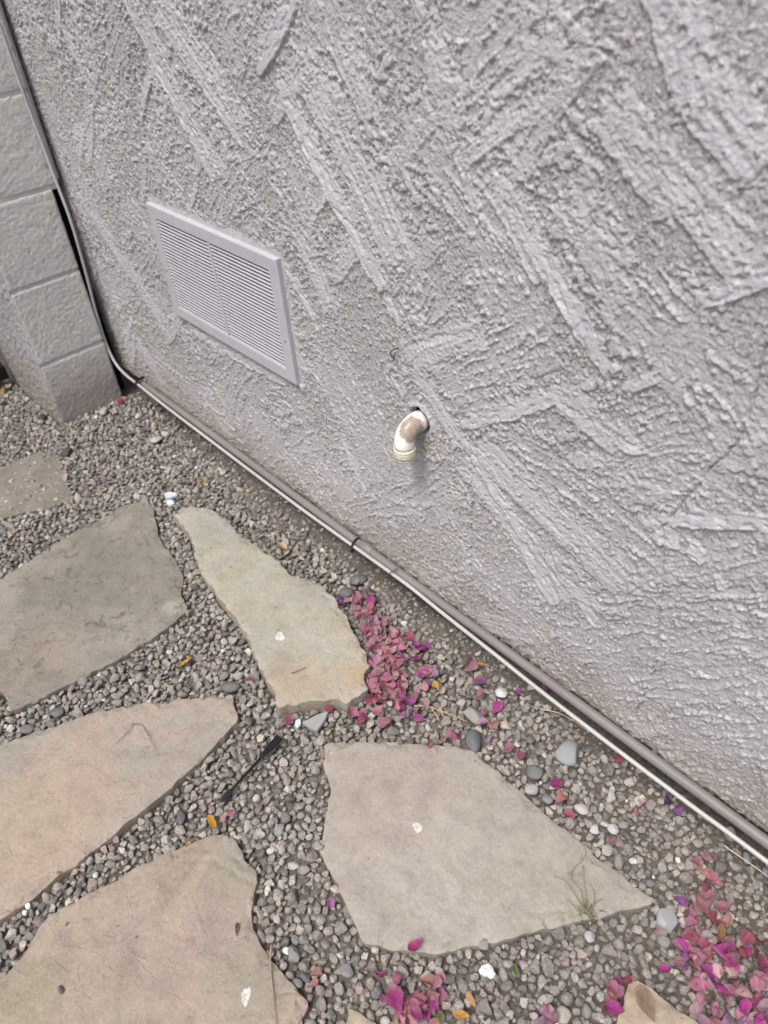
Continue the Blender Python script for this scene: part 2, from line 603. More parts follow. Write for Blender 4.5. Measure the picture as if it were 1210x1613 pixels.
def stucco_height(X, Z):
    """height (m, towards the viewer) of the hand-trowelled coat"""
    wx = X + 0.004 * perlin(X * 55, Z * 55, 21) + 0.0016 * perlin(X * 170, Z * 170, 24)
    wz = Z + 0.004 * perlin(X * 55, Z * 55, 22) + 0.0016 * perlin(X * 170, Z * 170, 25)
    amp = 0.75 + 0.45 * sstep(-0.35, 0.45, perlin(X * 5.0, Z * 5.0, 31))
    dense = 0.10 * perlin(X * 7.0, Z * 7.0, 33) + 0.10 * perlin(X * 19, Z * 19, 34)

    def crumbs(x, z, k, cut):
        """torn, crisp-edged crumbs of plaster standing on a flat coat"""
        n = 0.55 * perlin(x * 62, z * 62, k) + 0.62 * perlin(x * 118, z * 118, k + 1) + 0.36 * perlin(x * 235, z * 235, k + 2)
        r = 1 - np.abs(perlin(x * 48, z * 48, k + 3)) * 1.5 + 0.30 * perlin(x * 150, z * 150, k + 4)
        return np.maximum(sstep(cut, cut + 0.07, n) * (0.75 + 0.5 * np.clip(n, 0, 1)), 0.9 * sstep(0.975, 1.03, r))
    calm = sstep(0.55, 1.0, Z) * sstep(0.75, 1.5, X)
    H = amp * (1 - 0.28 * calm) * 0.0026 * crumbs(wx, wz, 1, 0.235 - dense + 0.10 * calm)
    H = H + 0.00045 * perlin(X * 210, Z * 210, 6)
    G = np.ones_like(H)          # how grainy the surface is left: 1 = open sandy coat, 0 = pressed smooth
    fine = 0.0005 * perlin(X * 190, Z * 190, 7) + 0.0005 * perlin(X * 270, Z * 270, 8)

    def apply(a, b, wdt, kind, lift, k):
        nonlocal H, G
        a, b = np.array(a), np.array(b)
        L = np.hypot(*(b - a))
        d = (b - a) / L
        pad = wdt * 0.5 + 0.03
        lo, hi = np.minimum(a, b) - pad, np.maximum(a, b) + pad
        i0, i1 = np.searchsorted(X[:, 0], [lo[0], hi[0]])
        j0, j1 = np.searchsorted(Z[0, :], [lo[1], hi[1]])
        if i1 - i0 < 2 or j1 - j0 < 2:
            return
        x, z = X[i0:i1, j0:j1], Z[i0:i1, j0:j1]
        s = (x - a[0]) * d[0] + (z - a[1]) * d[1]
        t = -(x - a[0]) * d[1] + (z - a[1]) * d[0]
        # slightly curved pull of the trowel
        t = t + 0.03 * wdt * np.sin(s / L * 3.1 + k) + 0.15 * (s / L - 0.5) ** 2 * wdt
        arc = (((k * 37) % 7 - 3) / 3.0) * (0.07 if k < 300 else 0.022)
        t = t + arc * L * (2 * s / L - 1) ** 2
        rag = perlin(x * 60, z * 60, 40 + k) * 0.007 + perlin(x * 160, z * 160, 41 + k) * 0.0035
        hw = wdt / 2
        if kind == 'band':
            sn = np.clip(s / L, 0, 1)
            hv = hw * (0.45 + 0.55 * np.sqrt(np.clip(np.sin(np.pi * (0.08 + 0.84 * sn)), 0, 1))) * (1 + 0.35 * perlin(s * 16, s * 0 + k * 0.37, k + 3))
            e = np.minimum(hv - np.abs(t), np.minimum(s, L - s)) + rag * np.where(t * np.sign(d[0]) < 0, 0.35, 1.3) * min(1, wdt / 0.022)
            m = sstep(-0.0006, 0.0010, e)
            g = 0.25
            hs = 0.0013 + lift * 0.00070 + 0.0004 * perlin(s * 25, t * 260, k) - 0.11 * t * np.sign(d[0])
            hs = hs + 0.0009 * sstep(0.62, 0.95, np.abs(t) / hw)
            hs = hs - 0.0018 * sstep(0.22, 0.34, perlin(s * 55, t * 120, k + 5) + 0.4 * perlin(x * 120, z * 120, k + 6))
        elif kind == 'swipe':
            e = hw - np.abs(t) + rag * np.where(t * np.sign(d[0]) < 0, 0.5, 2.4)
            e = np.minimum(e, np.minimum(s, L - s) + rag * 2)
            m = sstep(-0.0006, 0.0012, e)
            st = t + 0.003 * perlin(s * 14, t * 14, k + 9)
            hs = 0.0013 + lift * 0.0004 + 0.0008 * perlin(s * 6, st * 95, k) + 0.0007 * perlin(s * 9, st * 210, k + 1) - 0.045 * t * np.sign(d[0])
            pit = 0.8 * perlin(s * 22, st * 120, k + 4) + 0.6 * perlin(x * 125, z * 125, k + 5) + 0.22 * (t * np.sign(d[0]) / hw)
            pm = sstep(0.24, 0.32, pit)
            hs = hs - 0.0012 * pm + 0.0010 * sstep(0.14, 0.24, pit) * (1 - pm) + 0.0011 * sstep(0.3, 0.4, perlin(x * 140, z * 140, k + 6) + 0.4 * perlin(x * 240, z * 240, k + 7))
            g = 0.28 + 0.6 * pm
        elif kind == 'comb':
            e = np.minimum(hw - np.abs(t), np.minimum(s, L - s)) + rag * 2.0
            m = sstep(-0.002, 0.004, e) * 0.92
            st = t + 0.004 * perlin(s * 22, t * 22, k + 9) + 0.0016 * perlin(x * 110, z * 110, k + 8)
            br = perlin(s * 18, t * 60, k + 6)
            r1 = 1 - np.abs(perlin(s * 8, st * 66, k)) * 1.7 + 0.22 * br
            r2 = 1 - np.abs(perlin(s * 13, st * 140, k + 1)) * 1.7 + 0.45 * perlin(s * 40, t * 60, k + 7)
            cr = 0.6 * perlin(x * 105, z * 105, k + 2) + 0.5 * perlin(x * 220, z * 220, k + 3)
            hs = lift * 0.0013 * sstep(0.84, 0.97, r1 + 0.30 * cr) + lift * 0.0006 * sstep(0.85, 1.05, r2) + 0.0016 * sstep(0.26, 0.34, cr + 0.35 * (r1 - 0.6)) + 0.0004 * perlin(s * 14, st * 260, k + 4) + 0.0006 - 0.02 * t * np.sign(d[0])
            g = 0.7
        else:
            e = hw - np.abs(t) + rag * 2.2
            e = np.minimum(e, np.minimum(s, L - s) + rag * 2)
            q = 0.7 * perlin(s * 40, t * 85, k) + 0.65 * perlin(x * 100, z * 100, k + 1) + 0.40 * perlin(x * 220, z * 220, k + 2)
            m = sstep(-0.001, 0.001, e) * sstep(-0.05, 0.02, q)
            hs = 0.0016 + lift * 0.0007 * sstep(0.0, 0.10, q) + 0.0006 * q
            g = 0.55
        H[i0:i1, j0:j1] = H[i0:i1, j0:j1] * (1 - m) + hs * m
        G[i0:i1, j0:j1] = G[i0:i1, j0:j1] * (1 - m) + g * m

    # every part of the wall was pulled in one diagonal direction or the other
    r = random.Random(5)
    for k in range(210):
        x, z = r.uniform(X[0, 0], X[-1, 0]), r.uniform(Z[0, 0], Z[0, -1])
        ang = math.radians(r.choice([-48, -55, -40, 38, 44, 50, -62, 30]) + r.uniform(-9, 9))
        ln = r.uniform(0.08, 0.24)
        d = np.array([math.cos(ang), math.sin(ang)]) * ln / 2
        kind = r.choice(['comb', 'comb', 'tear', 'tear', 'swipe', 'band'])
        if z > 0.6 and x > 1.0 and r.random() < 0.15:
            kind = 'swipe'
        wd = {'comb': r.uniform(0.04, 0.11), 'tear': r.uniform(0.025, 0.07), 'swipe': r.uniform(0.025, 0.055), 'band': r.uniform(0.012, 0.024)}[kind]
        apply((x - d[0], z - d[1]), (x + d[0], z + d[1]), wd, kind, r.uniform(1.1, 2.2), 50 + k)
    for k, (p, q, wdt, kind, lift) in enumerate(STROKES):
        a, b = wp(*p), wp(*q)
        apply((a[0], a[2]), (b[0], b[2]), wdt, kind, lift, 300 + k)
    H = H + fine * (0.35 + 0.65 * G) + 0.0012 * perlin(X * 4, Z * 4, 77)
    # plaster smoothed around the vent and the pipe hole
    dv = np.maximum(np.maximum(VX0 - X, X - VX1), np.maximum(VZ0 - Z, Z - VZ1))
    m = 1 - sstep(0.004, 0.016, dv + 0.006 * perlin(X * 70, Z * 70, 90))
    lip = 0.004 * (Z < VZ0) + 0.002
    H = H * (1 - m) + (lip + 0.0006 * perlin(X * 90, Z * 90, 91)) * m
    G = G * (1 - m) + 0.35 * m
    rp = np.hypot(X - PIPE[0], Z - PIPE[2]) + 0.003 * perlin(X * 80, Z * 80, 92)
    H = H + 0.004 * sstep(0.036, 0.026, rp) * (Z > PIPE[2] - 0.01)
    H = H - 0.012 * sstep(0.026, 0.018, rp)
    # hairline cracks
    for path in ([(738, 170), (733, 240), (736, 310)], [(741, 690), (745, 760), (742, 900)], [(1204, 540), (1190, 620), (1160, 700), (1120, 740), (1046, 830), (1044, 930), (1030, 1060), (1000, 1130)]):
        pts = [wp(*q) for q in path]
        x2 = X + 0.003 * perlin(X * 60, Z * 60, 95)
        for a, b in zip(pts[:-1], pts[1:]):
            dx, dz = b[0] - a[0], b[2] - a[2]
            t = np.clip(((x2 - a[0]) * dx + (Z - a[2]) * dz) / (dx * dx + dz * dz), 0, 1)
            dd = np.hypot(x2 - a[0] - t * dx, Z - a[2] - t * dz)
            H = H - 0.0040 * sstep(0.0019, 0.0007, dd)
    return H, G


def stucco_wall():
    root = empty('stucco_wall', (1.0, 0.02, 0))
    tag(root, 'mauve grey house wall in heavy hand-trowelled stucco', 'wall')

    def part(name, me, mat):
        o = link(name, me, mat, root)
        o.matrix_parent_inverse = root.matrix_world.inverted()
        return o
    bpy.context.view_layer.update()
    # grid a little finer close to the camera
    xs = [-0.11]
    while xs[-1] < 2.16:
        xs.append(xs[-1] + 0.0023 - 0.0008 * min(1, max(0, xs[-1] / 1.7)))
    xs = np.array(xs)
    zs = np.arange(0.066, 1.105, 0.0018)
    X, Z = np.meshgrid(xs, zs, indexing='ij')
    H, G = stucco_height(X, Z)
    edge = sstep(0.066, 0.074, Z)
    Y = -H + (1 - edge) * 0.004
    V = np.stack([X, Y, Z], -1).reshape(-1, 3)
    nx, nz = X.shape
    I = np.arange(nx * nz).reshape(nx, nz)
    F = np.stack([I[:-1, :-1], I[1:, :-1], I[1:, 1:], I[:-1, 1:]], -1)
    cx, cz = (X[:-1, :-1] + X[1:, 1:]) / 2, (Z[:-1, :-1] + Z[1:, 1:]) / 2
    hole = (cx > VX0 + 0.022) & (cx < VX1 - 0.022) & (cz > VZ0 + 0.022) & (cz < VZ1 - 0.022)
    hole |= np.hypot(cx - PIPE[0], cz - PIPE[2]) < 0.0195
    F = F[~hole]
    me = np_mesh('stucco_coat', V, F, True)
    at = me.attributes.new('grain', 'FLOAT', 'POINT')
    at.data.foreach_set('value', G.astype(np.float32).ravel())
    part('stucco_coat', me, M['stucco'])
    # the same coat further up and along, beyond what the picture shows closely
    for x0, x1, z0, z1 in ((-0.11, 4.5, 1.103, 3.0), (2.158, 4.5, 0.066, 1.103)):
        xx, zz = np.arange(x0, x1 + 0.01, 0.012), np.arange(z0, z1 + 0.01, 0.012)
        A, B = np.meshgrid(xx, zz, indexing='ij')
        HH = 0.0022 * sstep(-0.1, 0.3, fbm(A * 30, B * 30, 2, 61)) + 0.0012 * perlin(A * 4, B * 4, 77)
        VV = np.stack([A, -HH, B], -1).reshape(-1, 3)
        J = np.arange(A.size).reshape(A.shape)
        FF = np.stack([J[:-1, :-1], J[1:, :-1], J[1:, 1:], J[:-1, 1:]], -1).reshape(-1, 4)
        part('stucco_coat', grain(np_mesh('stucco_coat', VV, FF, True)), M['stucco'])
    # masonry core with openings for the vent and the drain, and the recessed footing below the coat
    def core(a, b):
        return box_mesh('core', a, b)
    vx0, vx1, vz0, vz1 = VX0 + 0.015, VX1 - 0.015, VZ0 + 0.015, VZ1 - 0.015
    px, pz = PIPE[0], PIPE[2]
    y0, y1 = 0.0085, 0.22
    bm = bmesh.new()
    for a, b in (((-0.108, y0, 0.067), (vx0, y1, 3.0)), ((vx0, y0, 0.067), (vx1, y1, vz0)), ((vx0, y0, vz1), (vx1, y1, 3.0)),
                 ((vx1, y0, 0.067), (px - 0.03, y1, 3.0)), ((px - 0.03, y0, 0.067), (px + 0.03, y1, pz - 0.03)),
                 ((px - 0.03, y0, pz + 0.03), (px + 0.03, y1, 3.0)), ((px + 0.03, y0, 0.067), (4.49, y1, 3.0))):
        t = core(a, b)
        bm.from_mesh(t)
        bpy.data.meshes.remove(t)
    me = bpy.data.meshes.new('wall_core')
    bm.to_mesh(me)
    bm.free()
    part('wall_core', me, M['concrete'])
    xs = np.arange(-0.10, 4.5, 0.02)
    zs = np.arange(-0.12, 0.075, 0.012)
    A, B = np.meshgrid(xs, zs, indexing='ij')
    VV = np.stack([A, 0.065 - 0.003 * fbm(A * 25, B * 25, 3, 71), B], -1).reshape(-1, 3)
    J = np.arange(A.size).reshape(A.shape)
    FF = np.stack([J[:-1, :-1], J[1:, :-1], J[1:, 1:], J[:-1, 1:]], -1).reshape(-1, 4)
    part('foundation', np_mesh('foundation', VV, FF, True), M['concrete'])


stucco_wall()


# ------------------------------------------------------------------ block pier with its gate
def block_pier():
    x0, yb, yf0 = -0.337, -0.225, -0.037          # yb: free edge, yf: edge next to the house
    root = empty('block_pier', (0, -0.13, 0))
    tag(root, 'painted concrete block pier standing against the far end of the stucco wall', 'pier')
    bpy.context.view_layer.update()
    zj = [0.1757 + 0.2032 * k for k in range(-1, 9)]

    def par(o):
        o.parent = root
        o.matrix_parent_inverse = root.matrix_world.inverted()
    for k in range(9):
        z0, z1 = zj[k] + 0.0028, zj[k + 1] - 0.0028
        yf = yf0 if k < 3 else -0.016
        if k == 0:
            z0 = -0.05
        st = 0.0035 if k < 5 else 0.012
        ys = np.linspace(yb + 0.004, yf, max(8, int(0.184 / st)))
        zs = np.linspace(z0, z1, max(8, int((z1 - z0) / st)))
        A, B = np.meshgrid(ys, zs, indexing='ij')
        d = np.minimum(np.minimum(A - yb - 0.004, yf - A) + 0.0, np.minimum(B - z0, z1 - B))
        d = d + 0.0018 * perlin(A * 120, B * 120, 7 + k)
        h = 0.0011 * fbm(A * 150, B * 150, 2, 3 + k) - 0.0012 * sstep(0.42, 0.55, perlin(A * 130, B * 130, 61 + k)) + 0.0006 * perlin(A * 30, B * 30, 5 + k) - 0.0034 * (1 - sstep(0, 0.004, d)) ** 1.5
        h = h - 0.003 * sstep(0.55, 0.75, perlin(A * 28, B * 28, 31 + k)) * (d < 0.02)
        V = [np.stack([h, A, B], -1).reshape(-1, 3)]
        n = A.size
        J = np.arange(n).reshape(A.shape)
        F = [tuple(f) for f in np.stack([J[:-1, :-1], J[1:, :-1], J[1:, 1:], J[:-1, 1:]], -1).reshape(-1, 4)]
        rim = list(J[:, 0]) + list(J[-1, 1:]) + list(J[::-1, -1][1:]) + list(J[0, ::-1][1:-1])
        V = list(V[0])
        b0 = len(V)
        for r in rim:
            V.append((x0 + 0.004, V[r][1], V[r][2]))
        m = len(rim)
        for i in range(m):
            F.append((rim[i], b0 + i, b0 + (i + 1) % m, rim[(i + 1) % m]))
        F.append(tuple(b0 + i for i in range(m)))
        par(link('block', mesh('block', V, F, True), M['block']))
    for k in range(1, 9):
        yf = yf0 if k < 3 else -0.016
        par(link('mortar_joint', box_mesh('mortar_joint', (x0 + 0.006, yb + 0.006, zj[k] - 0.006), (-0.0026, yf - 0.004, zj[k] + 0.006)), M['mortar']))
    # trowelled coat on the side that faces the gate opening
    xs, zs = np.arange(x0, 0.0001, 0.003), np.arange(-0.05, 1.80, 0.003)
    A, B = np.meshgrid(xs, zs, indexing='ij')
    n = 0.9 * perlin(A * 30 + B * 22, (B * 60 - A * 60), 1) + 0.4 * perlin(A * 120, B * 120, 2)
    H = 0.0022 * sstep(0.0, 0.3, n) + 0.0008 * perlin(A * 200, B * 200, 6)
    e = sstep(0, 0.006, -A) * sstep(0, 0.006, A - x0)
    V = np.stack([A, yb + 0.005 - (H + 0.003) * e, B], -1).reshape(-1, 3)
    J = np.arange(A.size).reshape(A.shape)
    F = np.stack([J[:-1, :-1], J[1:, :-1], J[1:, 1:], J[:-1, 1:]], -1).reshape(-1, 4)
    par(link('side_render', grain(np_mesh('side_render', V, F, True)), M['stucco']))
    # near-black box added for the shade in the gap between pier and house
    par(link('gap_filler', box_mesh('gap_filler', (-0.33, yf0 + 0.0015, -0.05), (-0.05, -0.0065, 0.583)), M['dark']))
    par(link('gap_filler', box_mesh('gap_filler', (-0.33, -0.0145, 0.59), (-0.016, -0.0065, 1.8), 0.002), M['mortar']))


block_pier()


def gate():
    root = empty('gate', (-0.33, -0.8, 0))
    tag(root, 'black gate leaf hung behind the block pier', 'gate')
    bpy.context.view_layer.update()
    for nm, a, b in (('panel', (-0.345, -1.55, 0.022), (-0.330, -0.240, 1.80)), ('rail', (-0.330, -1.55, 0.03), (-0.305, -0.240, 0.07)), ('rail', (-0.330, -1.55, 1.7), (-0.305, -0.240, 1.75))):
        o = link(nm, box_mesh(nm, a, b, 0.002), M['gate'], root)
        o.matrix_parent_inverse = root.matrix_world.inverted()


gate()

# ================================================================== FLAGSTONES
FLAGS = {
    'A': ([(-60, 950), (0, 912), (60, 873), (120, 838), (180, 803), (232, 780), (240, 800), (247, 830), (252, 850), (270, 872), (290, 905), (283, 930), (296, 955), (270, 985), (200, 1030), (120, 1070), (50, 1105), (20, 1120), (12, 1105), (5, 1092), (-60, 1060)], 0.008),
    'B': ([(272, 812), (285, 800), (305, 796), (335, 803), (355, 815), (375, 840), (410, 862), (440, 885), (450, 902), (480, 908), (510, 925), (530, 947), (548, 975), (560, 1000), (575, 1030), (581, 1050), (575, 1068), (578, 1085), (562, 1094), (545, 1104), (520, 1100), (490, 1103), (455, 1110), (440, 1113), (432, 1095), (425, 1080), (415, 1060), (400, 1030), (390, 1000), (375, 975), (350, 948), (330, 920), (315, 895), (308, 875), (302, 855), (290, 830)], 0.027),
    'C': ([(-90, 1205), (0, 1172), (60, 1150), (120, 1130), (170, 1115), (230, 1105), (270, 1102), (300, 1098), (345, 1095), (366, 1093), (370, 1115), (374, 1137), (345, 1165), (310, 1200), (270, 1240), (250, 1255), (200, 1295), (130, 1350), (60, 1405), (25, 1432), (0, 1448), (-90, 1500)], 0.011),
    'D': ([(75, 1440), (110, 1425), (160, 1395), (230, 1360), (290, 1330), (330, 1315), (358, 1310), (370, 1325), (385, 1350), (404, 1375), (400, 1405), (395, 1430), (395, 1460), (405, 1480), (425, 1510), (450, 1540), (480, 1570), (488, 1582), (475, 1600), (465, 1613), (440, 1660), (200, 1720), (-60, 1700), (-50, 1610), (0, 1545), (30, 1505), (58, 1465)], 0.011),
    'E': ([(512, 1170), (540, 1168), (580, 1169), (620, 1170), (680, 1172), (738, 1177), (745, 1183), (790, 1220), (840, 1262), (880, 1300), (920, 1330), (960, 1365), (1000, 1395), (1028, 1415), (1025, 1424), (990, 1432), (960, 1438), (935, 1445), (900, 1452), (850, 1465), (800, 1478), (750, 1488), (700, 1500), (685, 1504), (650, 1497), (600, 1490), (575, 1480), (560, 1455), (545, 1420), (530, 1390), (515, 1365), (503, 1340), (508, 1310), (515, 1280), (520, 1250), (518, 1225), (510, 1205)], 0.009),
    'F': ([(992, 1535), (1030, 1560), (1070, 1590), (1100, 1613), (1160, 1680), (950, 1700), (972, 1613), (985, 1570)], 0.009),
    'G': ([(548, 1588), (570, 1600), (600, 1618), (660, 1690), (540, 1690), (545, 1620)], 0.009),
    'H': ([(-60, 742), (0, 735), (40, 722), (62, 712), (92, 716), (100, 745), (117, 785), (95, 794), (70, 801), (20, 812), (-60, 830)], 0.001),
}
FLAG_POLY = {}
for k, (px, z) in FLAGS.items():
    FLAG_POLY[k] = (np.array([gp(u, v, z)[:2] for u, v in px]), z)


def seg_dist(P, A, B):
    d = B - A
    t = np.clip(((P - A) @ d) / (d @ d), 0, 1)
    return np.hypot(*(P - A - t[:, None] * d).T)


def poly_dist(P, poly):
    """signed distance, positive inside"""
    n = len(poly)
    dm = np.full(len(P), 1e9)
    ins = np.zeros(len(P), bool)
    for i in range(n):
        a, b = poly[i], poly[(i + 1) % n]
        dm = np.minimum(dm, seg_dist(P, a, b))
        c = ((a[1] > P[:, 1]) != (b[1] > P[:, 1]))
        with np.errstate(divide='ignore', invalid='ignore'):
            xi = (b[0] - a[0]) * (P[:, 1] - a[1]) / (b[1] - a[1] + 1e-15) + a[0]
        ins ^= c & (P[:, 0] < xi)
    return np.where(ins, dm, -dm)


CRACKS = {
    'D': [[(300, 1357), (330, 1353), (360, 1368), (385, 1385), (402, 1390)], [(432, 1570), (450, 1562), (478, 1556)]],
    'E': [[(918, 1340), (922, 1360), (905, 1375), (895, 1395), (905, 1445)], [(840, 1440), (880, 1432), (905, 1440)]],
    'B': [[(540, 1112), (548, 1092), (560, 1080), (576, 1074)]],
    'C': [[(352, 1096), (372, 1100)]],
    'A': [[(60, 1010), (110, 1003), (150, 985), (210, 975)]],
}


def flagstone(key, mat, label, thick=0.045, rough=1.0, step=0.0048):
    poly, zt = FLAG_POLY[key]
    # ragged outline
    out = []
    n = len(poly)
    for i in range(n):
        a, b = poly[i], poly[(i + 1) % n]
        m = max(1, int(np.hypot(*(b - a)) / 0.004))
        for j in range(m):
            out.append(a + (b - a) * j / m)
    out = np.array(out)
    # pull sharp corners a little, then break the edge
    sm = (np.roll(out, 1, 0) + 2 * out + np.roll(out, -1, 0)) / 4
    cen = poly.mean(0)
    nrm = np.roll(sm, -1, 0) - np.roll(sm, 1, 0)
    nrm = np.stack([nrm[:, 1], -nrm[:, 0]], -1)
    nrm /= np.linalg.norm(nrm, axis=1)[:, None] + 1e-12
    area = np.sum(sm[:, 0] * np.roll(sm[:, 1], -1) - np.roll(sm[:, 0], -1) * sm[:, 1])
    if area < 0:
        nrm = -nrm
    s = np.arange(len(sm)) * 0.004
    sd_ = ord(key)
    wob = rough * (0.0024 * perlin(s * 28, s * 0 + sd_ + 0.5, 1) + 0.0024 * perlin(s * 75, s * 0 + sd_ + 0.5, 2))
    out = sm + nrm * wob[:, None]
    lo, hi = out.min(0), out.max(0)
    gx, gy = np.meshgrid(np.arange(lo[0], hi[0], step), np.arange(lo[1], hi[1], step), indexing='ij')
    P = np.stack([gx.ravel(), gy.ravel()], -1) + RNG.uniform(-0.3, 0.3, (gx.size, 2)) * step
    keep = poly_dist(P, out) > 0.0022
    P = P[keep]
    allp = [Vector(p) for p in out] + [Vector(p) for p in P]
    res = delaunay_2d_cdt(allp, [], [list(range(len(out)))[::(1 if area > 0 else -1)]], 1, 1e-7)
    V2 = np.array([tuple(v) for v in res[0]])
    tris = [t for t in res[2] if len(t) == 3]
    d = poly_dist(V2, out)
    d = np.maximum(d, 0)
    x, y = V2[:, 0], V2[:, 1]
    z = zt + 0.0016 * fbm(x * 9, y * 9, 3, sd_) + 0.0005 * fbm(x * 60, y * 60, 3, sd_ + 3)
    # flaky bedding layers
    lay = fbm(x * 6 + 3, y * 6, 4, sd_ + 8)
    z = z - 0.0012 * sstep(0.30, 0.33, lay) - 0.0010 * sstep(0.55, 0.58, lay)
    er = 0.0026 + 0.0018 * perlin(x * 30, y * 30, sd_ + 5)
    q = np.clip(1 - d / np.maximum(er, 0.0016), 0, 1)
    # flakes broken off the rim
    ch = sstep(0.16, 0.24, perlin(x * 24, y * 24, sd_ + 12) + 0.35 * perlin(x * 70, y * 70, sd_ + 13))
    z = z - 0.0032 * ch * sstep(0.0115, 0.0085, d + 0.004 * perlin(x * 60, y * 60, sd_ + 14)) * min(1, zt / 0.009)
    z = z - (0.0018 + 0.0022 * perlin(x * 55, y * 55, sd_ + 6)) * q ** 1.5 * min(1, max(0.35, zt / 0.011))
    for path in CRACKS.get(key, []):
        pts = [gp(u, v, zt)[:2] for u, v in path]
        W = V2 + 0.002 * np.stack([perlin(x * 70, y * 70, 3), perlin(x * 70, y * 70, 4)], -1)
        dd = np.full(len(V2), 1e9)
        for a, b in zip(pts[:-1], pts[1:]):
            dd = np.minimum(dd, seg_dist(W, a, b))
        z = z - 0.0022 * sstep(0.0045, 0.0008, dd)
    # rim ring down into the gravel
    no = len(out)
    V = [(a, b, c) for a, b, c in zip(x, y, z)]
    F = [tuple(t) for t in tris]
    # map outline order to result vertices
    orig = res[3]
    where = {}
    for vi, ol in enumerate(orig):
        for oi in ol:
            where[oi] = vi
    ring = [where[i] for i in range(no)]
    prev = ring
    for lv, (dz, ins) in enumerate(((0.35, 0.0010), (1.0, -0.004))):
        base = len(V)
        for i in range(no):
            a = out[i] + nrm[i] * (ins + 0.0015 * perlin(np.array([s[i] * 60]), np.array([lv + 0.4]), sd_)[0])
            V.append((a[0], a[1], zt - 0.006 - thick * dz))
        cur = list(range(base, base + no))
        for i in range(no):
            j = (i + 1) % no
            f = (prev[i], cur[i], cur[j], prev[j])
            F.append(f if area > 0 else f[::-1])
        prev = cur
    me = mesh('flagstone', V, F, True)
    bm = bmesh.new()
    bm.from_mesh(me)
    bmesh.ops.recalc_face_normals(bm, faces=bm.faces)
    bm.to_mesh(me)
    bm.free()
    me.set_sharp_from_angle(angle=math.radians(34))
    o = link('flagstone', me, mat)
    tag(o, label, 'flagstone', 'irregular flagstones set in gravel')
    return o


flagstone('A', flag_material('flag_grey_brown', (0.215, 0.20, 0.175), (0.255, 0.235, 0.205), (0.285, 0.265, 0.235), (0.20, 0.18, 0.155), 1, 0.35, 0.75, [(272, 955, 0.020, (0.38, 0.365, 0.32), 0.8), (60, 1040, 0.09, (0.27, 0.235, 0.19), 0.6)]), 'grey brown weathered flagstone with dark pits, cut off by the left edge')
flagstone('B', flag_material('flag_grey_buff', (0.33, 0.32, 0.285), (0.37, 0.355, 0.31), (0.37, 0.34, 0.28), (0.36, 0.31, 0.24), 2, 0.6, 0.0, [(470, 1085, 0.075, (0.385, 0.325, 0.25), 0.75), (565, 1070, 0.032, (0.42, 0.30, 0.175), 0.8), (545, 1010, 0.03, (0.40, 0.36, 0.29), 0.7), (340, 840, 0.06, (0.305, 0.302, 0.272), 0.7)]), 'thick long grey buff flagstone with chipped curved edge beside the pink petals', 0.05, 1.5)
flagstone('C', flag_material('flag_pink_grey', (0.30, 0.285, 0.25), (0.335, 0.30, 0.26), (0.36, 0.29, 0.255), (0.335, 0.265, 0.235), 3, 0.25, 0.0, [(60, 1300, 0.13, (0.37, 0.30, 0.235), 0.8), (140, 1230, 0.05, (0.36, 0.275, 0.245), 0.45), (300, 1160, 0.10, (0.315, 0.295, 0.25), 0.8)]), 'pinkish tan flagstone at the left edge with a dry stem lying across its grey end')
flagstone('D', flag_material('flag_tan', (0.31, 0.275, 0.23), (0.355, 0.295, 0.24), (0.345, 0.275, 0.245), (0.25, 0.21, 0.175), 4, 0.25, 0.0, [(330, 1470, 0.045, (0.34, 0.265, 0.25), 0.8), (395, 1530, 0.06, (0.29, 0.27, 0.225), 0.8), (370, 1345, 0.04, (0.30, 0.28, 0.235), 0.7), (40, 1570, 0.05, (0.30, 0.275, 0.20), 0.8)]), 'large tan flagstone with a pinkish stain and a cracked corner, at the bottom left')
flagstone('E', flag_material('flag_beige', (0.325, 0.295, 0.265), (0.355, 0.325, 0.29), (0.375, 0.345, 0.31), (0.31, 0.275, 0.245), 5, 0.2, 0.0, [(600, 1250, 0.10, (0.35, 0.30, 0.265), 0.6), (900, 1400, 0.10, (0.335, 0.315, 0.275), 0.7)]), 'smooth beige flagstone with a pointed right end and one white dropping')
flagstone('F', flag_material('flag_sand', (0.36, 0.30, 0.22), (0.42, 0.35, 0.27), (0.44, 0.37, 0.29), (0.30, 0.25, 0.2), 6, 0.2), 'sandy flagstone corner with a brown leaf on it, at the bottom right')
flagstone('G', flag_material('flag_small_tan', (0.36, 0.31, 0.23), (0.40, 0.34, 0.26), (0.43, 0.37, 0.29), (0.30, 0.25, 0.2), 7, 0.2), 'tip of a tan flagstone at the bottom edge beside the pink petal clump')
flagstone('H', flag_material('flag_sunken', (0.20, 0.18, 0.155), (0.24, 0.22, 0.19), (0.27, 0.245, 0.21), (0.17, 0.15, 0.13), 8, 0.2), 'sunken grey slab half covered by soil and gravel near the block pier')

# ================================================================== GRAVEL
def rock_variants(n, sub, seed, planes=12):
    r = np.random.default_rng(seed)
    out = []
    for k in range(n):
        bm = bmesh.new()
        bmesh.ops.create_icosphere(bm, subdivisions=sub, radius=1.0)
        V = np.array([tuple(v.co) for v in bm.verts])
        F = np.array([[v.index for v in f.verts] for f in bm.faces])
        bm.free()
        for p in range(planes):
            d = r.normal(size=3)
            d /= np.linalg.norm(d)
            c = r.uniform(0.48, 0.80)
            over = np.maximum(V @ d - c, 0)
            V = V - over[:, None] * d
        V = V * (1 + 0.05 * r.normal(size=(len(V), 1)))
        V = V * np.array([r.uniform(0.85, 1.2), r.uniform(0.8, 1.05), r.uniform(0.62, 0.85)])
        V /= np.sqrt(np.abs(V[:, 0]).max() * np.abs(V[:, 1]).max())
        out.append((V, F))
    return out


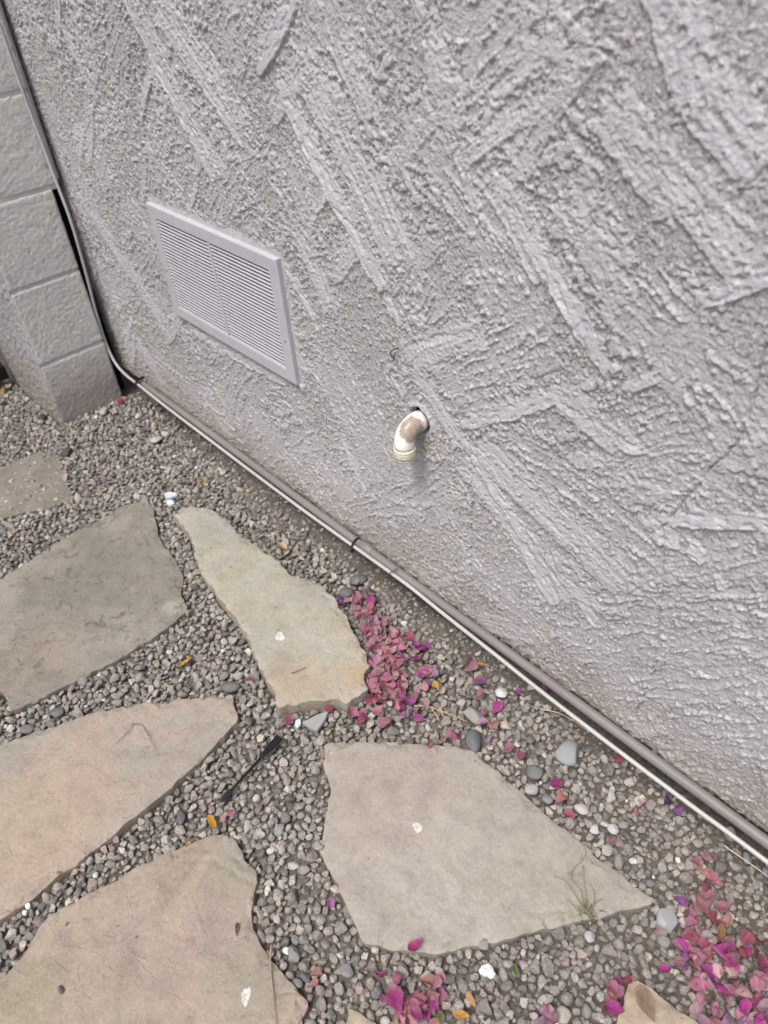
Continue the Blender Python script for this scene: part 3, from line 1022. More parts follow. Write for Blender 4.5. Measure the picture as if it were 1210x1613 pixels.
def on_any_flag(P, skip=''):
    best = np.full(len(P), -1e9)
    for k, (poly, z) in FLAG_POLY.items():
        if k in skip:
            continue
        best = np.maximum(best, poly_dist(P, poly))
    return best


SPOTS = []      # (x, y, r) kept free of gravel for larger pebbles, filled below before the gravel is laid


def lay_gravel():
    r = np.random.default_rng(21)
    x0, x1, y0, y1 = -0.50, 2.25, -1.12, 0.01
    cell = 0.012
    grid = {}
    acc = []

    def in_view(P, m):
        u, v, c = project(P[:, 0], P[:, 1], P[:, 0] * 0)
        return (c > 0.2) & (u > -m) & (u < PW + m) & (v > -m) & (v < PH + m)

    def throw(count, rlo, rhi, tol, prob):
        P = np.stack([r.uniform(x0, x1, count), r.uniform(y0, y1, count)], -1)
        P = P[in_view(P, 230)]
        P = P[~((P[:, 0] < 0.004) & (P[:, 1] > -0.232))]
        R = np.exp(r.uniform(np.log(rlo), np.log(rhi), len(P)))
        d = on_any_flag(P, 'H')
        dh = poly_dist(P, FLAG_POLY['H'][0])
        ok = d < -R * 0.62
        # bare soil along the wall, at the foot of the pier and in worn patches
        dens = np.ones(len(P))
        dens *= 1 - np.where(R < 0.0045, 0.55, 0.95) * sstep(-0.020, -0.006, P[:, 1] + 0.012 * sstep(0.25, 0.45, P[:, 0]) * sstep(1.45, 1.15, P[:, 0]) + 0.014 * perlin(P[:, 0] * 14, P[:, 1] * 14, 2))
        dens *= 1 - 0.9 * sstep(-0.004, 0.006, dh) * (perlin(P[:, 0] * 22, P[:, 1] * 22, 8) < 0.28)
        thin = sstep(0.60, 0.48, P[:, 1] * 0 + np.hypot(P[:, 0] - 0.35, P[:, 1] + 0.62) * 1.6)
        dens *= 1 - 0.42 * thin
        dens *= 1 - 0.5 * sstep(0.32, 0.6, perlin(P[:, 0] * 8, P[:, 1] * 8, 15))
        ok &= r.random(len(P)) < dens * prob
        for (x, y), rad in zip(P[ok], R[ok]):
            ci, cj = int(math.floor(x / cell)), int(math.floor(y / cell))
            good = True
            for sx, sy, sr in SPOTS:
                if (x - sx) ** 2 + (y - sy) ** 2 < (sr + rad * 0.5) ** 2:
                    good = False
                    break
            if not good:
                continue
            for i in range(ci - 2, ci + 3):
                for j in range(cj - 2, cj + 3):
                    for (a, b, c) in grid.get((i, j), ()):
                        if (a - x) ** 2 + (b - y) ** 2 < (tol * (c + rad)) ** 2:
                            good = False
                            break
                    if not good:
                        break
                if not good:
                    break
            if good:
                grid.setdefault((ci, cj), []).append((x, y, rad))
                acc.append((x, y, rad))
    throw(6000, 0.0078, 0.0108, 0.86, 0.4)
    throw(70000, 0.0056, 0.0078, 0.80, 0.95)
    throw(70000, 0.0042, 0.0056, 0.78, 1.0)
    throw(60000, 0.0026, 0.0040, 0.78, 0.9)
    top = len(acc)
    grid.clear()
    throw(26000, 0.0045, 0.0070, 0.80, 0.8)      # a buried layer that shows in the gaps
    for q in range(150):                            # a little grit kicked up onto the slabs
        k = 'AABCCDDEE'[r.integers(9)]
        pl = FLAG_POLY[k][0]
        pt = r.uniform(pl.min(0), pl.max(0))[None]
        dd = poly_dist(pt, pl)[0]
        if dd > 0.002 and r.random() < math.exp(-dd / 0.03) + 0.06:
            acc.append((pt[0, 0], pt[0, 1], -math.exp(r.uniform(math.log(0.0009), math.log(0.0030)))))
    A = np.array(acc)
    deep = np.arange(len(A)) >= top
    hi = rock_variants(36, 2, 5)
    lo = rock_variants(18, 1, 6, 5)
    # icosphere level 2 has 42 points here, level 1 has 12
    Vs, Fs, Cs = [], [], []
    off = 0
    onslab = A[:, 2] < 0
    A[:, 2] = np.abs(A[:, 2])
    deep &= ~onslab
    near = in_view(A[:, :2], 25) & (A[:, 2] > 0.0040) & ~deep
    pal = np.array([(0.250, 0.224, 0.205), (0.215, 0.194, 0.178), (0.280, 0.254, 0.234), (0.230, 0.205, 0.192), (0.18, 0.164, 0.152),
                    (0.32, 0.292, 0.268), (0.27, 0.220, 0.200), (0.20, 0.194, 0.188), (0.135, 0.125, 0.118), (0.42, 0.400, 0.370)])
    pw = np.array([22, 20, 16, 14, 10, 8, 5, 5, 3, 2.0])
    pw /= pw.sum()
    for (x, y, rad), nr, dp, os_ in zip(A, near, deep, onslab):
        V, F = (hi if nr else lo)[r.integers(36 if nr else 18)]
        a = r.uniform(0, 2 * np.pi)
        c, s = math.cos(a), math.sin(a)
        tx, ty = r.normal(0, 0.28, 2)
        W = V * rad
        W = np.stack([W[:, 0] * c - W[:, 1] * s, W[:, 0] * s + W[:, 1] * c, W[:, 2]], -1)
        W[:, 2] += W[:, 0] * tx + W[:, 1] * ty
        zc = -0.0040 + rad * 0.42 + r.normal(0, 0.0013)
        zc -= 0.0052 if dp else 0.0
        if os_:
            zc = [z for pl, z in FLAG_POLY.values() if poly_dist(np.array([[x, y]]), pl)[0] > 0][0] + rad * 0.3
        if y > -0.06:
            zc -= 0.0015
        Vs.append(W + np.array([x, y, zc]))
        Fs.append(F + off)
        off += len(V)
        col = pal[r.choice(10, p=pw)] * math.exp(r.normal(0.04, 0.16)) * np.array([0.965, 1.0, 0.99])
        Cs.append(np.tile(np.append(col, 1.0), (len(V), 1)))
    V, F, C = np.concatenate(Vs), np.concatenate(Fs), np.concatenate(Cs)
    me = np_mesh('gravel', V, F, False)
    at = me.color_attributes.new('stone_colour', 'FLOAT_COLOR', 'POINT')
    at.data.foreach_set('color', C.astype(np.float32).ravel())
    o = link('gravel', me, M['gravel'])
    tag(o, 'brownish grey crushed stone gravel between the flagstones', 'gravel', kind='stuff')
    print('GRAVEL', len(A), 'tris', len(F))



# ================================================================== THINGS ON THE WALL
def vent():
    cx, cz = (VX0 + VX1) / 2, (VZ0 + VZ1) / 2
    root = empty('wall_vent', (cx, 0, VZ0))
    tag(root, 'painted louvred metal vent grille set in the stucco wall', 'vent')
    bpy.context.view_layer.update()
    inv = root.matrix_world.inverted()

    def part(n, me, m, parent=root):
        o = link(n, me, m, parent)
        o.matrix_parent_inverse = inv
        return o
    bw, bh, mw = 0.028, 0.026, 0.0105
    bm = bmesh.new()
    # rim of the stamped frame: outer flange rolled back to the wall, inner edge dropping towards the slats
    prof = [(0.0, 0.002), (0.0, VFRONT + 0.0022), (0.0008, VFRONT + 0.0006), (0.0026, VFRONT), (bw - 0.0016, VFRONT), (bw - 0.0004, VFRONT + 0.0006), (bw, VFRONT + 0.0022), (bw, VFRONT + 0.007)]
    rings = []
    for t, y in prof:
        tz = t * bh / bw
        rings.append([bm.verts.new(p) for p in ((VX0 + t, y, VZ0 + tz), (VX1 - t, y, VZ0 + tz), (VX1 - t, y, VZ1 - tz), (VX0 + t, y, VZ1 - tz))])
    for a, b in zip(rings[:-1], rings[1:]):
        for i in range(4):
            bm.faces.new((a[i], a[(i + 1) % 4], b[(i + 1) % 4], b[i]))
    bmesh.ops.recalc_face_normals(bm, faces=bm.faces)
    me = bpy.data.meshes.new('frame')
    bm.to_mesh(me)
    bm.free()
    part('frame', me, M['vent'])
    part('mullion', box_mesh('mullion', (cx - mw / 2, VFRONT + 0.0004, VZ0 + bh), (cx + mw / 2, VFRONT + 0.006, VZ1 - bh), 0.0012), M['vent'])
    half = (VX1 - VX0 - 2 * bw - mw) / 2
    prof = [(0.0, 0.0), (0.0013, 0.0031), (0.0020, 0.0033), (0.0066, -0.0010), (0.0062, -0.0016), (0.0018, 0.0024), (0.0007, -0.0001)]
    V, F = [], []
    for x in (-half / 2 - 0.001, half / 2 + 0.001):
        V += [(x, y, z) for y, z in prof]
    n = len(prof)
    for i in range(n):
        F.append((i, (i + 1) % n, n + (i + 1) % n, n + i))
    F += [tuple(range(n))[::-1], tuple(range(n, 2 * n))]
    sm = mesh('slat', V, F)
    sm.materials.append(M['vent'])
    bm = bmesh.new()
    bm.from_mesh(sm)
    bmesh.ops.recalc_face_normals(bm, faces=bm.faces)
    bm.to_mesh(sm)
    bm.free()
    rows = 26
    pitch = (VZ1 - VZ0 - 2 * bh) / rows
    for sx in (-1, 1):
        for k in range(rows):
            o = bpy.data.objects.new('slat', sm)
            COL.objects.link(o)
            o.parent = root
            o.location = Vector((cx + sx * (mw / 2 + half / 2), VFRONT + 0.0012, VZ0 + bh + pitch * k + 0.0008)) - root.location
            o.rotation_euler = (RNG.normal(0, 0.02), 0, 0)
    # duct box behind the slats, its inner shade painted near-black
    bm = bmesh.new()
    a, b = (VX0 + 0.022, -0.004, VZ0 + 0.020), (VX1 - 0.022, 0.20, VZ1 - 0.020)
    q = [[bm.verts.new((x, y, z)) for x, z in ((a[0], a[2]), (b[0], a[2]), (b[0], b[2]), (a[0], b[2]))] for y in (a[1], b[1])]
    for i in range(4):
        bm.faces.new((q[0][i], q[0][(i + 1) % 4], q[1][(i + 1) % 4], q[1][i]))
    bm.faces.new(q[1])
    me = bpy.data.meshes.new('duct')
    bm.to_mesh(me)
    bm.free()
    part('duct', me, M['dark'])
    for x, z in ((VX0 + 0.013, 0.495), (VX1 - 0.013, 0.478)):
        bm = bmesh.new()
        bmesh.ops.create_uvsphere(bm, u_segments=14, v_segments=8, radius=0.0042)
        for v in bm.verts:
            v.co = Vector((v.co.x + x, VFRONT + v.co.y * 0.45, v.co.z + z))
        me = bpy.data.meshes.new('screw')
        bm.to_mesh(me)
        bm.free()
        s = part('screw', me, M['steel'])
        link('slot', box_mesh('slot', (x - 0.003, VFRONT - 0.0022, z - 0.0005), (x + 0.003, VFRONT - 0.0014, z + 0.0005)), M['dark'], s).matrix_parent_inverse = inv


vent()


def elbow_material():
    m, N, L, b = new_mat('pvc_elbow', 0.35, 0.45)
    p = geo_pos(N)
    s = N.new('ShaderNodeVectorMath')
    s.operation = 'DISTANCE'
    L.new(p, s.inputs[0])
    s.inputs[1].default_value = (PIPE[0] + 0.018, -0.030, PIPE[2] + 0.006)
    ad = N.new('ShaderNodeMath')
    ad.operation = 'MULTIPLY_ADD'
    L.new(noise(N, L, p, 70, 4, 0.6), ad.inputs[0])
    ad.inputs[1].default_value = 0.02
    L.new(s.outputs['Value'], ad.inputs[2])
    st = ramp(N, L, ad.outputs[0], [(0.0335, 0.9), (0.0355, 0.0)])
    br = ramp(N, L, noise(N, L, p, 160, 5, 0.7), [(0.3, (0.20, 0.15, 0.105)), (0.7, (0.34, 0.27, 0.20))])
    c = mix(N, L, st, (0.78, 0.77, 0.72), br)
    d = ramp(N, L, noise(N, L, p, 40, 4, 0.6), [(0.3, 0.88), (0.7, 1.03)])
    L.new(mix(N, L, 1.0, c, d, 'MULTIPLY'), b.inputs['Base Color'])
    return m


def elbow():
    x, z = PIPE[0], PIPE[2]
    root = empty('pipe_elbow', (x, 0, z))
    tag(root, 'white plastic pipe elbow with brown glue stain sticking out of the stucco wall', 'pipe')
    bpy.context.view_layer.update()
    inv = root.matrix_world.inverted()

    def part(n, me, m):
        o = link(n, me, m, root)
        o.matrix_parent_inverse = inv
        return o
    part('stub', tube_mesh('stub', [(x, 0.20, z), (x, -0.004, z)], 0.0150, 24), simple('pvc_weathered', (0.26, 0.30, 0.27), 0.55, 0.3, 0.25, 90))
    R = 0.026
    path = [(x, 0.004, z), (x, -0.006, z)]
    rad = [0.0168, 0.0172]
    for k in range(11):
        a = math.radians(9 * k)
        path.append((x, -0.010 - R * math.sin(a), z - R * (1 - math.cos(a))))
        rad.append(0.0168)
    path.append((x, -0.010 - R, z - R - 0.006))
    rad.append(0.0170)
    part('bend', tube_mesh('bend', path, rad, 28), elbow_material())
    ye, ze = -0.010 - R, z - R - 0.006
    cm = simple('pvc_socket', (0.62, 0.58, 0.44), 0.5, 0.35, 0.1, 60)
    V, F = [], []
    prof = [(0.0169, 0.0005), (0.0182, 0.0), (0.0182, -0.0045), (0.0178, -0.0052), (0.0182, -0.006), (0.0182, -0.0100), (0.0178, -0.0107), (0.0181, -0.0115), (0.0179, -0.0160), (0.0150, -0.0162), (0.0148, 0.0)]
    n = 28
    for r_, dz in prof:
        for k in range(n):
            a = 2 * math.pi * k / n
            V.append((x + r_ * math.cos(a), ye + r_ * math.sin(a), ze + dz))
    for i in range(len(prof) - 1):
        for k in range(n):
            F.append((i * n + k, i * n + (k + 1) % n, (i + 1) * n + (k + 1) % n, (i + 1) * n + k))
    me = mesh('socket', V, F, True)
    bm = bmesh.new()
    bm.from_mesh(me)
    bmesh.ops.recalc_face_normals(bm, faces=bm.faces)
    bm.to_mesh(me)
    bm.free()
    part('socket', me, cm)
    # tube inside the stucco hole, the hole's shade painted near-black
    part('hole_lining', tube_mesh('hole_lining', [(x, 0.006, z), (x, 0.19, z)], 0.029, 20, cap=False), M['dark'])


elbow()

# bent wire staple left in the stucco
a = wp(622, 553, -0.004)
tag(link('wire_staple', tube_mesh('wire_staple', smooth_path([a + np.array(d) for d in ((0.003, 0.006, 0.004), (0.002, -0.006, 0.005), (-0.003, -0.007, -0.002), (0.001, -0.005, -0.009), (0.004, -0.005, -0.003), (0.0, -0.004, -0.015))], 5), 0.0011, 6), M['rust']),
    'small bent dark wire left in the stucco above the white elbow', 'wire')


def conduit():
    A = [wp(u, v, -0.0145) for u, v in ((213, 597), (400, 731), (564, 852), (800, 1027), (1210, 1329))]
    d = (A[-1] - A[0])
    zf = np.polyfit([p[0] for p in A], [p[2] for p in A], 1)

    def at(x):
        return np.array([x, -0.0145, np.polyval(zf, x)])
    root = empty('conduit', tuple(at(0.12)))
    tag(root, 'painted grey conduit pipe running along the foot of the stucco wall', 'pipe')
    bpy.context.view_layer.update()
    inv = root.matrix_world.inverted()
    o = link('pipe', tube_mesh('pipe', [at(x) + np.array([0, 0.0006 * math.sin(x * 5), 0.0009 * math.sin(x * 3.1)]) for x in np.linspace(0.10, 3.2, 70)], 0.0082, 18), M['conduit'], root)
    o.matrix_parent_inverse = inv
    xs = wp(578, 864, -0.0145)[0]
    o = link('coupling', tube_mesh('coupling', [at(xs - 0.019), at(xs - 0.0185), at(xs), at(xs + 0.0185), at(xs + 0.019)], [0.0085, 0.0097, 0.0098, 0.0097, 0.0085], 18), M['conduit'], root)
    o.matrix_parent_inverse = inv
    # black tie round conduit and cable
    xt = wp(563, 853, -0.016)[0]
    p = at(xt)
    ring = []
    for k in range(25):
        t = 2 * math.pi * k / 24
        ring.append((xt + 0.0008 * math.sin(t), p[1] - 0.0035 + 0.0122 * math.cos(t), p[2] - 0.0035 + 0.0132 * math.sin(t)))
    V, F = [], []
    n = len(ring)
    for q in ring:
        v = np.array(q) - np.array([xt, p[1] - 0.0035, p[2] - 0.0035])
        nr = np.array([0, v[1], v[2]]) / np.hypot(v[1], v[2])
        for dx, dr in ((-0.0024, 0), (0.0024, 0), (0.0024, 0.0012), (-0.0024, 0.0012)):
            V.append(np.array(q) + np.array([dx, 0, 0]) + nr * dr)
    for i in range(n - 1):
        for k in range(4):
            F.append((i * 4 + k, i * 4 + (k + 1) % 4, i * 4 + 4 + (k + 1) % 4, i * 4 + 4 + k))
    t = empty('cable_tie', (xt, p[1], p[2]))
    tag(t, 'black cable tie strapped round the conduit and cable next to the coupling', 'cable tie')
    bpy.context.view_layer.update()
    for nm, me in (('strap', mesh('strap', V, F)), ('ratchet_head', box_mesh('ratchet_head', (xt - 0.0035, p[1] - 0.0205, p[2] - 0.018), (xt + 0.0035, p[1] - 0.0145, p[2] - 0.010), 0.001))):
        o = link(nm, me, M['black_plastic'], t)
        o.matrix_parent_inverse = t.matrix_world.inverted()


conduit()

CABLE = [(wp(-40, -70, -0.030)), wp(0, 42, -0.030), wp(30, 128, -0.030), wp(62, 215, -0.028), wp(90, 290, -0.027), wp(113, 352, -0.028), wp(136, 432, -0.030), wp(151, 490, -0.031), wp(166, 538, -0.032), wp(182, 572, -0.032), wp(200, 592, -0.031), wp(218, 606, -0.030), wp(262, 641, -0.029), wp(332, 694, -0.028), wp(402, 747, -0.027), wp(480, 805, -0.027),
         wp(565, 866, -0.027), wp(640, 920, -0.028), wp(700, 968, -0.029), wp(780, 1031, -0.030), wp(850, 1087, -0.031), wp(925, 1145, -0.032), wp(1000, 1202, -0.032), wp(1100, 1277, -0.032), wp(1212, 1360, -0.032)]
CABLE.append(CABLE[-1] + np.array([0.5, 0, -0.005]))
tag(link('cable', tube_mesh('cable', smooth_path(CABLE, 6), 0.0036, 12), M['cable']),
    'thin off-white cable down the corner by the block pier and along the wall foot', 'cable')

c = wp(216, 603, -0.030)
root = empty('cable_clip', tuple(c))
tag(root, 'small black cable clip with loose tail at the corner beside the block pier', 'clip')
bpy.context.view_layer.update()
for nm, me in (('saddle', tube_mesh('saddle', [c + np.array([-0.003, 0, 0]), c + np.array([0.004, 0, 0])], 0.0056, 12)),
               ('tail', tube_mesh('tail', smooth_path([c + np.array(d) for d in ((0, -0.004, -0.002), (-0.006, -0.012, -0.010), (0.004, -0.016, -0.030), (0.016, -0.018, -0.05), (0.020, -0.022, -0.07))], 5), 0.0014, 6)),
               ('pin', box_mesh('pin', tuple(c + np.array([-0.006, 0.002, 0.003])), tuple(c + np.array([0.001, 0.024, 0.009])), 0.001))):
    o = link(nm, me, M['black_plastic'], root)
    o.matrix_parent_inverse = root.matrix_world.inverted()
p0 = wp(617, 903, -0.030)
tag(link('wire_hook', tube_mesh('wire_hook', smooth_path([p0 + np.array(d) for d in ((0.004, 0.012, 0.008), (0.0, -0.005, 0.004), (-0.010, -0.016, -0.012), (-0.026, -0.010, -0.016), (-0.034, 0.0, -0.008))], 5), 0.0012, 6), M['rust']),
    'short rusty wire hook curling from the cable to the right of the cable tie', 'wire')


# ================================================================== THINGS ON THE GROUND
def pebble_mesh(seed, ang=0.0):
    r = np.random.default_rng(seed)
    bm = bmesh.new()
    bmesh.ops.create_icosphere(bm, subdivisions=4, radius=1.0)
    off = r.uniform(0, 50, 3)
    dirs = r.normal(size=(5, 3))
    dirs /= np.linalg.norm(dirs, axis=1)[:, None]
    for v in bm.verts:
        p = np.array(v.co)
        s = 1 + 0.10 * math.sin(p[0] * 2.1 + off[0]) * math.cos(p[1] * 1.7 + off[1]) + 0.05 * math.sin(p[1] * 4 + off[2])
        p = p * s
        for d in dirs:
            ov = p @ d - (0.80 - ang * 0.18)
            if ov > 0:
                p = p - d * ov * (0.55 + 0.4 * ang)
        v.co = Vector(p)
    me = bpy.data.meshes.new('pebble')
    bm.to_mesh(me)
    bm.free()
    me.polygons.foreach_set('use_smooth', [True] * len(me.polygons))
    me.materials.append(M['pebble'])
    return me


PEB = [pebble_mesh(k) for k in range(5)] + [pebble_mesh(20 + k, 1.0) for k in range(4)]
PEBBLES = [
    # px, py, length px, width px, tilt on screen (deg, 0 = along the picture's x), colour, mesh, label
    (746, 1166, 36, 24, 75, (0.11, 0.13, 0.15), 0, 'dark blue grey oval pebble touching the top right edge of the beige flagstone'),
    (895, 1187, 46, 38, 10, (0.24, 0.285, 0.29), 5, 'largest pale bluish pebble between the beige flagstone and the white cable'),
    (843, 1217, 27, 25, 60, (0.13, 0.145, 0.13), 1, 'dark greenish round pebble below the pale bluish pebble'),
    (917, 1274, 24, 17, 25, (0.44, 0.44, 0.39), 2, 'small creamy oval pebble near a red petal by the beige flagstone'),
    (863, 1259, 17, 15, 0, (0.19, 0.20, 0.23), 3, 'small slate blue pebble beside the coral petal'),
    (838, 1244, 22, 16, 15, (0.32, 0.33, 0.36), 4, 'pale grey pebble at the sloping edge of the beige flagstone'),
    (836, 1165, 15, 13, 0, (0.12, 0.12, 0.13), 1, 'tiny dark round pebble up left of the pale bluish pebble'),
    (748, 1128, 40, 26, 20, (0.27, 0.27, 0.24), 6, 'flat greenish grey stone above the dark blue oval pebble'),
    (1052, 1452, 40, 31, 80, (0.30, 0.34, 0.385), 7, 'pale blue stone just right of the beige flagstone point'),
    (791, 1091, 20, 17, 0, (0.52, 0.54, 0.54), 8, 'white quartz pebble near the wall above the purple petals'),
    (362, 1082, 31, 18, -8, (0.115, 0.115, 0.11), 0, 'dark grey oval pebble at the corner of the pinkish flagstone'),
    (91, 1122, 22, 14, -12, (0.12, 0.12, 0.125), 3, 'dark grey pebble below the pitted grey brown flagstone'),
    (43, 1149, 20, 14, 15, (0.14, 0.14, 0.14), 4, 'dull grey pebble at the left edge above the pinkish flagstone'),
    (285, 1287, 24, 14, 80, (0.09, 0.095, 0.11), 2, 'narrow dark blue pebble between the pinkish and the tan flagstones'),
    (565, 913, 26, 16, 10, (0.09, 0.115, 0.12), 1, 'dark teal pebble near the wall above the petal pile'),
    (545, 933, 24, 16, -10, (0.11, 0.125, 0.11), 2, 'dark greenish pebble touching the curved flagstone above the petals'),
    (580, 935, 22, 20, 40, (0.12, 0.125, 0.13), 6, 'dark angular stone beside the teal pebble at the top of the petal pile'),
    (450, 1288, 22, 15, 80, (0.145, 0.155, 0.145), 5, 'greenish grey pebble midway between the tan and beige flagstones'),
    (481, 1540, 20, 15, 20, (0.10, 0.10, 0.115), 6, 'dark grey stone right of the cracked corner of the tan flagstone'),
    (470, 1549, 18, 14, 40, (0.17, 0.17, 0.19), 8, 'grey angular stone resting on the edge of the cracked tan flagstone'),
    (547, 1529, 24, 20, 25, (0.19, 0.205, 0.215), 7, 'blue grey stone below the beige flagstone near the bottom'),
    (106, 712, 15, 11, 0, (0.05, 0.05, 0.05), 5, 'blackish stone right of the sunken slab'),
    (67, 657, 12, 9, 0, (0.035, 0.035, 0.035), 6, 'small black stone at the foot of the block pier'),
    (247, 692, 18, 11, -45, (0.40, 0.42, 0.40), 8, 'pale grey stone in the gravel near the pier and conduit'),
    (261, 683, 12, 8, -30, (0.40, 0.43, 0.46), 7, 'small pale bluish stone beside the pale grey one near the pier'),
    (164, 648, 14, 10, 0, (0.35, 0.38, 0.33), 5, 'pale greenish stone at the base of the block pier'),
    (452, 1498, 13, 10, 40, (0.66, 0.66, 0.64), 7, 'bright white pebble near the right edge of the tan flagstone'),
    (967, 1306, 20, 16, 20, (0.42, 0.45, 0.47), 8, 'whitish quartz pebble, right one of a cluster beside the beige flagstone'),
    (937, 1307, 18, 15, 0, (0.42, 0.44, 0.46), 5, 'whitish quartz pebble, left one of a cluster beside the beige flagstone'),
    (953, 1298, 15, 11, 0, (0.36, 0.39, 0.40), 6, 'small pale quartz pebble in the middle of the whitish cluster'),
    (1126, 1440, 22, 17, 10, (0.50, 0.45, 0.36), 2, 'cream pebble among the bottom right petals'),
    (1170, 1489, 21, 17, 20, (0.38, 0.33, 0.27), 7, 'beige pebble at the right among the bottom right petals'),
    (1097, 1416, 20, 14, 25, (0.34, 0.27, 0.17), 3, 'tan pebble beside the purple petal near the flagstone point'),
    (930, 1476, 20, 18, 40, (0.37, 0.38, 0.40), 8, 'pale grey quartz stone below the weed on the beige flagstone'),
    (763, 1488, 22, 18, 0, (0.22, 0.22, 0.215), 5, 'grey stone against the lower edge of the beige flagstone'),
    (1100, 1328, 18, 15, 20, (0.27, 0.26, 0.20), 1, 'olive grey pebble near the cable at the right'),
    (1177, 1352, 22, 14, 60, (0.24, 0.28, 0.27), 6, 'grey green stone under the cable near the right edge'),
    (503, 1334, 15, 11, -20, (0.33, 0.30, 0.26), 7, 'small stone sitting on the left corner of the beige flagstone'),
    (888, 1600, 30, 26, 60, (0.40, 0.35, 0.26), 8, 'large pale tan stone at the bottom edge beside pink petals'),
    (319, 1098, 9, 8, 0, (0.30, 0.28, 0.24), 5, 'tiny stone lying on the grey end of the pinkish flagstone'),
    (96, 1560, 15, 11, 50, (0.10, 0.095, 0.085), 6, 'small dark stone lying on the tan flagstone at the bottom left'),
]


def ground_dir(u, v, z, deg):
    p = gp(u, v, z)
    q = gp(u + 6 * math.cos(math.radians(deg)), v + 6 * math.sin(math.radians(deg)), z)
    d = q - p
    return p, math.atan2(d[1], d[0]), np.hypot(d[0], d[1]) / 6


for (u, v, lp, wd, deg, colr, mi, lab) in PEBBLES:
    on = 'lying on' in lab or 'sitting on' in lab
    z = 0.011 if on else 0.004
    p, rz, mpp = ground_dir(u, v, z, deg)
    _, _, mpq = ground_dir(u, v, z, deg + 90)
    o = link('pebble', PEB[mi])
    L_, W_ = lp * mpp / 2 * 1.04, wd * mpq / 2 * 1.04
    o.scale = (L_, W_, min(L_, W_) * (0.62 if mi < 5 else 0.55))
    o.location = (p[0], p[1], z + (0.002 if on else 0.0))
    o.rotation_euler = (RNG.normal(0, 0.08), RNG.normal(0, 0.08), rz)
    o.color = (*[(0.55 * c + 0.45 * sum(colr) / 3) * 0.8 + 0.02 for c in colr], 1)
    tag(o, lab, 'pebble', 'pebbles scattered in the gravel')
    if not on:
        SPOTS.append((p[0], p[1], max(L_, W_) * 0.8))

lay_gravel()


def prism(name, pts, z0, z1, mat, wob=0.0):
    n = len(pts)
    V = [(p[0], p[1], z0) for p in pts] + [(p[0], p[1], z1 + RNG.normal(0, wob)) for p in pts]
    F = [tuple(range(n))[::-1], tuple(range(n, 2 * n))] + [(i, (i + 1) % n, n + (i + 1) % n, n + i) for i in range(n)]
    me = mesh(name, V, F)
    bm = bmesh.new()
    bm.from_mesh(me)
    bmesh.ops.recalc_face_normals(bm, faces=bm.faces)
    bmesh.ops.bevel(bm, geom=bm.edges[:], offset=0.0009, segments=2, affect='EDGES')
    bm.to_mesh(me)
    bm.free()
    me.materials.append(mat)
    return me


def chip(pxs, z0, z1, colr, label, cat='stone chip', name='stone_chip'):
    pts = [gp(u, v, z1) for u, v in pxs]
    c = np.mean(pts, 0)
    o = link(name, prism(name, [p - c for p in pts], z0 - z1, 0.0, M['chip'], 0.001), loc=(c[0], c[1], z1))
    o.color = (*colr, 1)
    tag(o, label, cat)
    return o


chip([(476, 1137), (500, 1124), (517, 1121), (512, 1133), (499, 1151), (488, 1146)], 0.004, 0.013, (0.25, 0.27, 0.27), 'triangular grey slate chip under the end of the curved flagstone')
chip([(465, 1134), (473, 1131), (474, 1140), (468, 1147), (464, 1143)], 0.005, 0.012, (0.50, 0.53, 0.60), 'small bluish white chip left of the slate chip')
chip([(259, 777), (267, 774), (277, 776), (279, 780), (268, 784), (260, 783)], 0.004, 0.011, (0.50, 0.53, 0.57), 'white paint chip in the gravel above the curved flagstone, upper of two', 'paint chip', 'paint_chip')
chip([(262, 786), (272, 787), (275, 793), (268, 797), (262, 793)], 0.004, 0.010, (0.48, 0.56, 0.58), 'white paint chip in the gravel above the curved flagstone, lower of two', 'paint chip', 'paint_chip')
chip([(38, 1424), (46, 1421), (47, 1428), (41, 1433)], 0.004, 0.011, (0.70, 0.70, 0.68), 'white chip between the pinkish and tan flagstones near the left edge', 'paint chip', 'paint_chip')
chip([(35, 1433), (42, 1434), (40, 1441), (34, 1440)], 0.004, 0.010, (0.62, 0.62, 0.60), 'white chip just below another one near the left edge', 'paint chip', 'paint_chip')


# droppings: flat ragged splats on stone
def dropping(u, v, rx, ry, z, label, ring=False, colr=(0.47, 0.465, 0.44)):
    p, rz, mpp = ground_dir(u, v, z, 0)
    V, F = [], []
    n = 20
    ph = RNG.uniform(0, 6, 3)
    rr = [1 + 0.16 * math.sin(2 * math.pi * k / n * 2 + ph[0]) + 0.13 * math.sin(2 * math.pi * k / n * 3 + ph[1]) + 0.08 * math.sin(2 * math.pi * k / n * 7 + ph[2]) for k in range(n)]
    rows = [(0.0, 0.35 if ring else 1.0), (0.5, 0.5 if ring else 1.0), (0.8, 0.9), (1.0, 0.0)]
    for f, h in rows:
        for k in range(n):
            a = 2 * math.pi * k / n
            s = f * (1 + (rr[k] - 1) * f)
            V.append((math.cos(a) * rx * mpp * s, math.sin(a) * ry * mpp * s, 0.0022 * h + 0.0005 * RNG.normal() * (f < 1) - 0.0008 * (f == 1)))
    for i in range(3):
        for k in range(n):
            F.append((i * n + k, (i + 1) * n + k, (i + 1) * n + (k + 1) % n, i * n + (k + 1) % n))
    me = mesh('dropping', V, F, True)
    me.materials.append(M['dropping'])
    o = link('dropping', me, loc=(p[0], p[1], z))
    o.rotation_euler = (0, 0, rz)
    o.color = (*colr, 1)
    tag(o, label, 'bird dropping')


